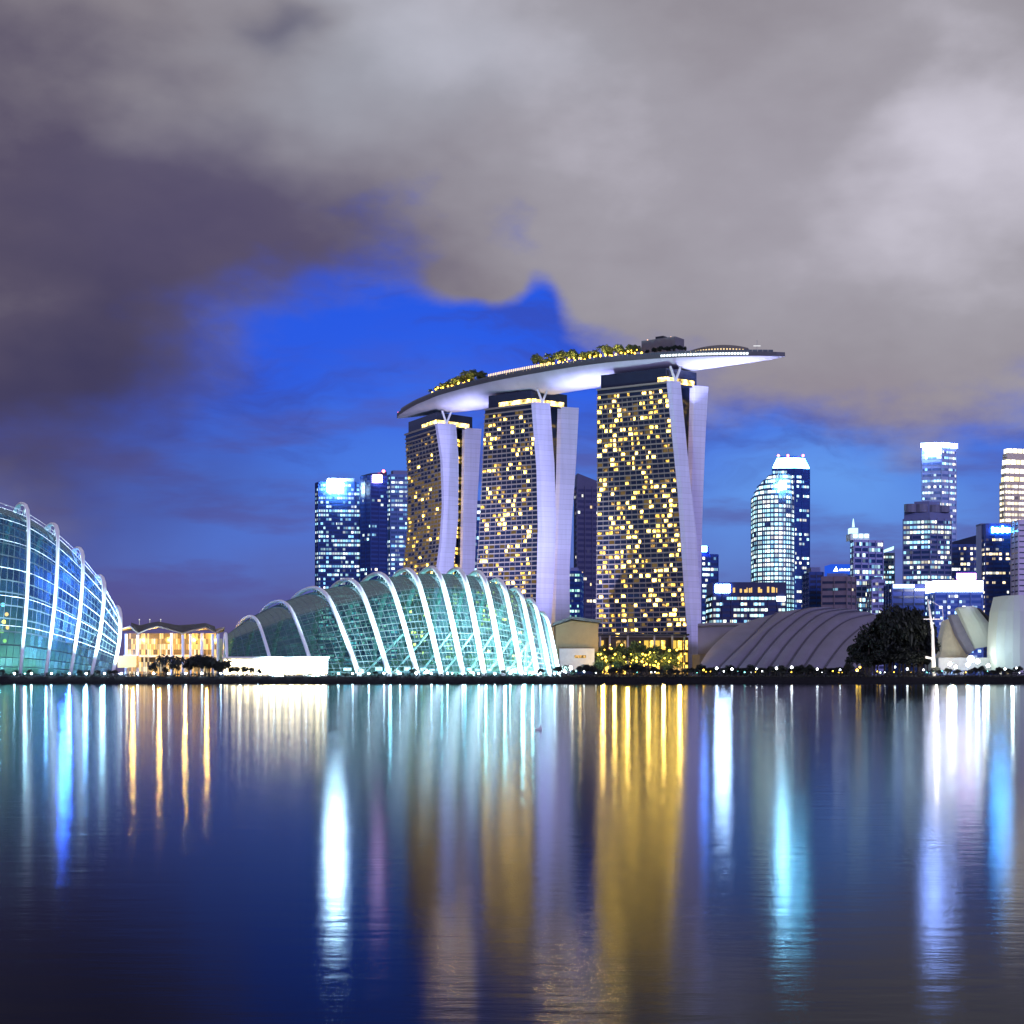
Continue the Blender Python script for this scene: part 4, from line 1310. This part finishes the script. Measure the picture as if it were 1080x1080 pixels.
# r
Y = 1250
pl = slab_plan(986.5, 1036, Y, 26); t = tower('office_block', 'low block with a glaring white lit roof band behind the museum', Y, 'building', poly=pl)
block(t, pl, GZ, zt(624, Y), plain('azure_wall', (.10, .22, .60), .4), office_glass('glass_azure', .5, 3, [(.3, .6, 1), (.6, .9, 1), (1, 1, .9)], 2.0, (.05, .14, .5)), 4.2, .5)
m = MB(); m.prism(inflate(pl, .4), zt(624, Y) + .01, zt(612.5, Y)); m.build('roof_band', glow('roof_band_white', (.72, .76, 1), 15), t)
m = MB(); m.prism(inflate(pl, .9), zt(612.5, Y) + .01, zt(611.5, Y)); m.build('roof', BLUEWALL, t)
# s
Y = 1300
pl = slab_plan(941.5, 987, Y, 26); t = tower('office_block', 'plain dark blue block with one bright roof strip above the black trees', Y, 'building', poly=pl)
block(t, pl, GZ, zt(616, Y), plain('royal_wall', (.015, .05, .28), .4), G_sparse, 5.5, .35)
sign_on(t, (942, 616.5), (964, 620), Y - .5, glow('strip_white', (.6, .85, 1), 9), 'light_strip')
m = MB()
for i in range(9): m.hexa(P(965 + i * 2.2, 623, Y - .4), P(966.6 + i * 2.2, 623, Y - .4), (0, -.2, 0), (0, 0, 1.4))
m.build('lettering', SIGNW, t)['kind'] = 'stuff'

# ------------------------------------------------------------------ ribbed theatre roofs
q = P(840, 700, 930)
TH = thing('theatre_roof', 'broad grey shell roof with curved overlapping ridges behind the shore', 'building', (q.x, 930, GZ))
curves = [[(736, 706), (745, 690), (758, 676), (772, 664), (781, 659.5)],
          [(758, 706), (774, 690), (792, 673), (810, 655), (820, 647)],
          [(778, 706), (798, 682), (817, 661), (846, 644), (866, 641.5)],
          [(795, 706), (815, 680), (835, 660), (855, 646.5), (885, 643)],
          [(812, 706), (829, 682), (846, 664), (868, 648), (898, 643.5)],
          [(830, 706), (846, 682), (862, 664), (885, 649), (910, 646)],
          [(848, 706), (864, 682), (880, 665), (898, 654), (922, 649)],
          [(870, 706), (886, 684), (899, 671), (914, 660), (932, 654)],
          [(905, 706), (912, 692), (920, 680), (930, 672), (942, 668)]]


def curve3(cv, Y0=900, Y1=960):
    cv = catmull([Vector((x, y, 0)) for x, y in cv], 4)
    y0, y1 = cv[0].y, cv[-1].y
    return [P(c.x, c.y, Y0 + (Y1 - Y0) * ((y0 - c.y) / (y0 - y1)) ** 1.3) for c in cv]


c3 = [curve3(c) for c in curves]
for i in range(len(c3) - 1):
    m = MB()
    a, e = c3[i], c3[i + 1]
    up = Vector((0, -1.6, .5))
    rows = []
    for k in range(7):
        tt = k / 6
        bulge = math.sin(math.pi * tt) * 1.6
        rows.append([p.lerp(s_, tt) + up * (1 - tt) + Vector((0, -bulge, bulge * .4)) for p, s_ in zip(a, e)])
    m.grid(rows)
    m.grid([[p + Vector((0, 6, -5)) for p in a], rows[0]])
    m.build('roof_shell', SAND, TH, smooth=True)
for c in c3[1:-1]:
    m = MB(); m.tube([p + Vector((-.5, -1.3, .1)) for p in c], .8, 6); m.build('roof_joint_shade', SEAMSHADE, TH)  # dark tubes drawn as shadow lines between the stepped shells
m = MB(); m.loft([[c[0] + Vector((0, 3, 0)), c[-1] + Vector((0, 4, -2)), c[-1] + Vector((0, 40, -2)), Vector((c[-1].x, c[-1].y + 60, GZ)), c[0] + Vector((0, 40, 0))] for c in c3]); m.build('rear_shell', SAND, TH)
q = P(765, 700, 880)
LOW = thing('low_shell_roof', 'low flat grey canopy roof just beside the foot of the nearest hotel tower', 'building', (q.x, 985, GZ))
rows = []
for i in range(15):
    px = 736 + i * 5
    py = 656.5 + .012 * (px - 765) ** 2 * .12
    rows.append([P(px, 690, 960), P(px, py + 4, 968), P(px, py, 985), P(px, py + 3, 1020), Vector((P(px, 0, 1030).x, 1030, GZ))])
m = MB(); m.grid(rows); m.build('roof', SAND, LOW, smooth=True)
m = MB(); m.tube([P(736 + i * 5, 659.8 + .0015 * (736 + i * 5 - 765) ** 2, 967) for i in range(15)], .5, 5); m.build('roof_joint_shade', SEAMSHADE, LOW)
m = MB(); m.hexa(P(738, 706, 962), P(806, 706, 962), (0, 40, 0), (0, 0, 9)); m.build('wall', plain('canopy_wall', (.25, .24, .3), .6), LOW)

# low brown hall between dome and nearest tower
q = P(607, 700, 930)
BH = thing('low_hall', 'brown hall with dark overhanging roof between the glass dome and the nearest tower', 'building', (q.x, 930, GZ))
m = MB(); ga = [P(586, 707, 930), P(631, 707, 930), P(631, 657.5, 930), P(603, 654.5, 930), P(586, 660, 930)]; m.loft([ga, [g_ + Vector((0, 30, 0)) for g_ in ga]]); m.build('wall', plain('brown_wall', (.13, .095, .05), .7), BH)
m = MB(); a, c, e = P(583, 660, 926), P(603, 653, 926), P(634, 657, 926); h = Vector((0, 0, 1.6)); dp = Vector((0, 38, 0))
m.loft([[p, p + dp, p + dp + h, p + h] for p in (a, c, e)]); m.build('roof', DARK, BH)
m = MB(); m.hexa(P(590, 707, 924), P(627, 707, 924), (0, 5.5, 0), (0, 0, zt(684, 924) - zt(707, 924))); m.build('porch', plain('porch_grey', (.22, .22, .26), .6), BH)
m = MB(); m.hexa(P(606, 694, 923.6), P(618, 694, 923.6), (0, .3, 0), (0, 0, 1.6)); m.build('window', WIN_C, BH)
lamp_light('hall_light', 'POINT', P(604, 700, 916), 900, (1, .85, .6), BH, size=.5)
lamp_light('hall_light', 'POINT', P(612, 676, 918), 900, (1, .72, .3), BH, size=.5)

# gold-lit atrium and garden at the foot of the nearest tower
q = P(676, 700, 1000)
AT = thing('glass_atrium', 'gold-lit glass atrium with pale columns at the foot of the nearest hotel tower', 'building', (q.x, 1005, GZ))
m = MB(); m.hexa((P(631, 0, 1005).x, 1005, GZ), (P(726, 0, 1005).x, 1005, GZ), (0, 22, 0), (0, 0, 24)); m.build('wall', plain('atrium_wall', (.09, .065, .03), .6), AT)
for j in range(3):
    for i in range(16):
        xa = P(631.5 + i * 5.9, 0, 1005).x
        if RT.random() < .62:
            m = MB(); m.hexa((xa + .4, 1004.9, GZ + 1 + j * 7.6), (xa + 3.1, 1004.9, GZ + 1 + j * 7.6), (0, -.2, 0), (0, 0, 5.8)); m.build('window', (WIN_B, WIN_C, glow('atrium_gold', (1, .62, .10), 1.1))[RT.randrange(3)], AT)
for px in (633, 643, 662, 690, 709, 722):
    m = MB(); m.tube([(P(px, 0, 1002).x, 1002, GZ), (P(px, 0, 1002).x, 1002, GZ + 25)], .6, 7); m.build('column', CREAM, AT)
m = MB(); m.hexa((P(629, 0, 1001).x, 1000, GZ + 25), (P(727, 0, 1001).x, 1000, GZ + 25), (0, 25, 0), (0, 0, 1)); m.build('roof', DARK, AT)
for k in range(26):
    px = 631 + (k * 37 % 92); row = k % 3
    plant_tree('lit', P(px, 707, (960, 930, 900)[row]) * 1 + Vector((0, 0, GZ - P(px, 707, (960, 930, 900)[row]).z)), (RT.uniform(15, 22), RT.uniform(10, 16), RT.uniform(6, 9))[row],
               ('tall', 'mid-height', 'small')[row] + ' gold-lit tree in the garden at the foot of the nearest hotel tower', 'gold-lit garden trees by the nearest tower', (.7, .75, .9)[row])
for k in range(64):
    px = RT.uniform(630, 724); py = RT.triangular(674, 706, 702)
    lamp_globe(P(px, py, 928 - (k % 3) * 14), RT.choice((.22, .3, .3, .42, .55)), LAMPWARM, 'tree_lamp', 'small warm lamp glowing in the garden trees by the nearest tower', 'warm lamps in the tower garden')
for px, e in ((636, 5200), (648, 3600), (662, 4600), (684, 3000), (700, 5200), (717, 6000)):
    lamp_light('garden_glow', 'POINT', P(px, 694, 912), e * 3.2, (1, .64, .14), size=1.0)

# ------------------------------------------------------------------ petal-shaped museum at the right
q = P(1030, 700, 900)
MU = thing('petal_museum', 'white museum of upturned petal shells at the right shore', 'museum', (q.x, 900, GZ))


def petal(rows, bulge, thick, mat, name='petal'):
    """rows: (left px, right px, left py, right py, Y) from foot to tip."""
    rings = []
    for xl, xr, yl, yr, Y in rows:
        fr_ = []
        for k in range(7):
            t = k / 6
            p = P(xl + (xr - xl) * t, yl + (yr - yl) * t, Y); p.y -= bulge * math.sin(math.pi * t) ** .8; fr_.append(p)
        bk_ = [P(xl + (xr - xl) * t, yl + (yr - yl) * t, Y) + Vector((0, thick, 0)) for t in (1, .5, 0)]
        rings.append(fr_ + bk_)
    m = MB(); m.loft(rings); return m.build(name, mat, MU, smooth=False)


PET = plain('museum_skin', (.62, .68, .62), .5, 0, .06, .05)
petal([(1051.5, 1092, 707, 707, 880), (1050, 1092, 688, 688, 876), (1051, 1092, 665, 665, 872), (1053, 1090, 645, 645, 870), (1057, 1084, 628.5, 628, 870)], 7, 16, PET)
petal([(1029, 1051, 684, 680, 905), (1024, 1050.5, 672, 673, 902), (1017, 1043, 656, 657, 898), (1011, 1030, 642, 641, 896), (1013.5, 1025.5, 640, 639, 896)], 3, 8, PET)
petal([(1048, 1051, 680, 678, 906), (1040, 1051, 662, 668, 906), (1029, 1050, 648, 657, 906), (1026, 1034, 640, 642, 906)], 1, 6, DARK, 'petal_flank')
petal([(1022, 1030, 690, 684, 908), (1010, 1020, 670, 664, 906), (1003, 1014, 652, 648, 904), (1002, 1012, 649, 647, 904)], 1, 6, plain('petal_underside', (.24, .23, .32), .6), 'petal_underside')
petal([(988, 1026, 701, 697, 915), (993, 1020, 688, 688, 915), (994, 1011, 672, 670, 915), (998, 1005, 655, 652, 915)], 3, 10, plain('museum_cream', (.72, .62, .46), .5), 'petal')
m = MB(); m.hexa(P(990, 707, 890), P(1056, 707, 890), (0, 30, 0), (0, 0, 7)); m.build('base', plain('museum_base', (.4, .42, .42), .6), MU)
for px, py, e, c, Y in ((1068, 700, 4200, (.82, 1, .95), 850), (1038, 694, 3200, (.95, 1, .95), 880), (1005, 697, 4200, (1, .82, .55), 880), (1000, 676, 1500, (1, .8, .5), 890)):
    lamp_light('museum_flood', 'POINT', P(px, py, Y), e * 1.0, c, MU, size=.8)
# flood lamp heads at the museum
for k, (px, py, r) in enumerate(((1002, 702, .9), (1008, 705, .8), (1024, 699, 2.0), (1031, 700, 1.2), (1021, 703, 1.0), (1042, 704, .9))):
    o = lamp_globe(P(px, py, 862), r, LAMPBLUE if k != 2 else SIGNW, 'flood_lamp', ('second', 'third', 'largest', 'fourth', 'lowest', 'last')[k] + ' white flood lamp in front of the petal museum', 'flood lamps before the museum')
# mast with arm and stays
q = P(985, 700, 792)
MS = thing('crane_mast', 'leaning white-lit mast with cross arms beside the black trees', 'mast', (q.x, 792, GZ))
lit = glow('mast_lit', (1, .95, .85), .9)
m = MB(); m.tube([(q.x, 792, GZ), P(983.5, 665, 792), P(978.5, 632, 792)], [1.0, .75, .4], 8); m.build('pole', plain('mast_white', (.85, .82, .76), .5), MS)
m = MB(); m.tube([P(974, 653, 792), P(993, 653, 792)], .35, 6); m.build('cross_arm', MATS['mast_white'], MS)
m = MB(); m.tube([P(978.5, 632, 792), P(994, 641, 792), P(995, 655, 792)], .15, 5); m.build('stay', MATS['mast_white'], MS)
m = MB(); m.tube([P(976, 693, 792), P(985, 695, 792)], .6, 6); m.build('lower_arm', MATS['mast_white'], MS)
lamp_light('mast_light', 'POINT', P(988, 702, 786), 6000, (1, .92, .8), MS, size=.4)
lamp_light('mast_light', 'POINT', P(988, 664, 782), 5000, (1, .92, .8), MS, size=.4)

# ------------------------------------------------------------------ shore planting
rng = random.Random(9)
m = MB()
for i in range(15000):
    x = rng.uniform(-262, 262); k = mnoise.noise(Vector((x * .11, 3, 0)))
    hmax = 1.5 + .7 * k + (1.1 if x > 40 else 0)
    leaf_blob(m, (x, rng.uniform(775, 783), GZ + rng.uniform(-1.3, hmax)), .5, 1, .45, rng)
o = m.build('undergrowth', LEAF); o['kind'] = 'stuff'
BANK = lambda px, Y=786: Vector((P(px, 0, Y).x, Y, GZ))
for k in range(19):
    plant_tree('palm' if k % 3 else 'broad', BANK(160 + k * 4.1 + rng.uniform(-2, 2), 790 + rng.uniform(0, 14)), rng.uniform(4, 12), 'dark slim tree in silhouette against the gold-lit pavilion', 'trees before the pavilion', .8)
for k in range(18):
    plant_tree('palm' if k % 4 == 3 else 'broad', BANK(214 + k * 3.6 + rng.uniform(-2, 2), 786 + rng.uniform(-2, 4)), rng.uniform(4, 9.5) * (1.25 if k < 8 else .65), 'dark bushy tree before the glowing white arcade', 'trees before the white arcade', .75)
for k in range(12):
    plant_tree('broad', BANK(rng.uniform(345, 592), 786), rng.uniform(2.6, 4.2), 'small dark bush at the foot of the glass dome ribs', 'bushes before the glass dome', 1.1)
for k in range(8):
    plant_tree('broad', BANK(rng.uniform(2, 126), 784), rng.uniform(2.4, 4), 'small dark bush at the foot of the hooked ribs', 'bushes before the tall glass house', 1.1)
for k in range(24):
    plant_tree('broad', BANK(592 + k * 6.2 + rng.uniform(-3, 3), 788 + rng.uniform(-3, 14)), rng.uniform(3.2, 6.5), 'low dark tree on the shore before the nearest tower and its garden' if 592 + k * 6.2 < 735 else 'low dark tree on the shore before the theatre roof', 'low shore trees in the middle', 1.1)
for k in range(22):
    plant_tree('broad', BANK(742 + k * 7.2 + rng.uniform(-3, 3), 790 + rng.uniform(-3, 10)), rng.uniform(3.2, 7), 'low dark shore tree between the hotel and the black tree mass', 'low shore trees to the east', 1.0)
for k in range(14):
    plant_tree('broad', BANK(985 + k * 7 + rng.uniform(-3, 3), 790 + rng.uniform(-2, 8)), rng.uniform(3, 5.5), 'low dark shore tree before the petal museum', 'low shore trees before the museum', 1.0)
big = [(904, 15, .8, 'lowest left-hand'), (912, 21, .75, 'stepped-down left-hand'), (922, 27, .72, 'third from the left'), (933, 31, .66, 'left-of-centre'), (943, 36, .58, 'tallest'), (953, 34, .66, 'right-of-centre'),
       (964, 35, .56, 'high right-hand'), (973, 30, .62, 'next to last right-hand'), (978, 22, .6, 'last right-hand'), (948, 25, 1.05, 'broad front')]
for px, h, wdt, nm in big:
    plant_tree('broad', BANK(px, 822 - h * .5), h, nm + ' tree of the big black tree mass', 'trees of the black mass', wdt)
for px, h in ((917, 26), (938, 35), (959, 37), (969, 33)):
    plant_tree('palm', BANK(px, 806), h, 'tall dark palm rising out of the big black tree mass', 'palms of the black mass', .8)
for px, h, wdt, nm in ((913, 12, 1.3, 'low left'), (926, 14, 1.3, 'low left-centre'), (940, 15, 1.4, 'low centre'), (956, 15, 1.4, 'low right-centre'), (971, 13, 1.3, 'low right')):
    plant_tree('broad', BANK(px, 802), h, nm + ' understorey tree filling the foot of the black tree mass', 'trees of the black mass', wdt)

# shore lamps
LAB = 'blue-white lamp in the row along the embankment'
for px in (15, 33, 54, 73, 91, 110, 128, 145, 162, 178, 196, 213, 233, 253, 272, 289, 306, 323, 341, 357, 372, 389, 405, 422, 439, 455, 472, 488, 505, 522, 538, 554, 570, 585):
    lamp_globe(BANK(px, 776.5) + Vector((0, 0, .3)), .42, LAMPBLUE, 'shore_lamp', LAB, 'lamps along the embankment', .75)
for k, (px, py, r) in enumerate(((602, 703, 1.3), (616, 708, .6), (742, 706, .7), (756, 704, .9), (772, 705, .9), (798, 705, .6), (819, 704, .9), (835, 703, 1.0), (862, 705, .8), (886, 706, .6), (904, 706, 1.0), (907, 703, .8), (944, 703, .6), (957, 705, .8), (974, 706, .6), (1060, 705, .7), (1072, 704, .6))):
    warm = px in (904, 907, 742)
    lamp_globe(Vector((P(px, 0, 783).x, 783, zt(py, 783) - 1.2 - r)), r * .62, glow('lamp_pale', (.85, .95, 1), 22) if not warm else LAMPWARM, 'park_lamp', ('warm' if warm else 'pale white') + ' park lamp among the low trees on the east shore', 'park lamps on the east shore', 1.2)
for k in range(46):
    px = RT.uniform(592, 1078); c_ = RT.choice(('pale', 'pale', 'warm', 'teal'))
    r = RT.choice((.16, .2, .26, .34))
    lamp_globe(Vector((P(px, 0, 784).x, 783.5, GZ + RT.uniform(.6, 1.6))), r, {'pale': MATS['lamp_pale'], 'warm': LAMPWARM, 'teal': glow('lamp_teal', (.2, .8, .75), 8)}[c_], 'path_lamp',
               {'pale': 'tiny pale path lamp among the shore bushes in the east', 'warm': 'tiny yellow path lamp among the shore bushes in the east', 'teal': 'tiny teal path lamp among the shore bushes in the east'}[c_], c_ + ' path lamps on the east shore', .9)
for x0, lab in ((-250, 'the tall glass house and pavilion'), (-84, 'the long glass dome'), (24, 'the nearest tower and theatre roofs'), (160, 'the black trees and petal museum')):
    x1 = {-250: -86, -84: 22, 24: 158, 160: 262}[x0]
    t = thing('railing', 'thin dark railing along the embankment in front of ' + lab, 'railing', ((x0 + x1) / 2, 777.6, GZ), 'railings along the embankment')
    m = MB()
    for z in (.55, 1.1): m.tube([(x0, 777.6, GZ + z), (x1, 777.6, GZ + z)], .045, 5)
    m.build('rail', DARK, t)
    m = MB()
    for k in range(int((x1 - x0) / 2.5) + 1): m.box((x0 + k * 2.5, 777.6, GZ - .4), .09, .09, 1.55)
    m.build('posts', DARK, t)['kind'] = 'stuff'
# floating marker
q = Vector((P(568, 0, 142).x, 142, 0))
BU = thing('marker_buoy', 'small pale floating marker on the water', 'buoy', q)
m = MB(); m.tube([q + Vector((-.32, 0, .04)), q + Vector((.32, 0, .04))], .12, 8); m.build('float', plain('buoy_white', (.75, .76, .75), .5), BU, smooth=True)
m = MB(); m.tube([q + Vector((.18, 0, .1)), q + Vector((.18, 0, .42))], [.12, .05], 8); m.build('top_mark', MATS['buoy_white'], BU)

# prototypes are only patterns: take them out again
for ps in PROTO.values():
    for p in ps:
        for c in list(p.children): bpy.data.objects.remove(c)
        bpy.data.objects.remove(p)
# names by kind
for o in list(SC.objects):
    if o.type == 'EMPTY' and o.name.split('.')[0] == 'tree' and 'palm' in [c.data.name for c in o.children]: o.name = 'palm'
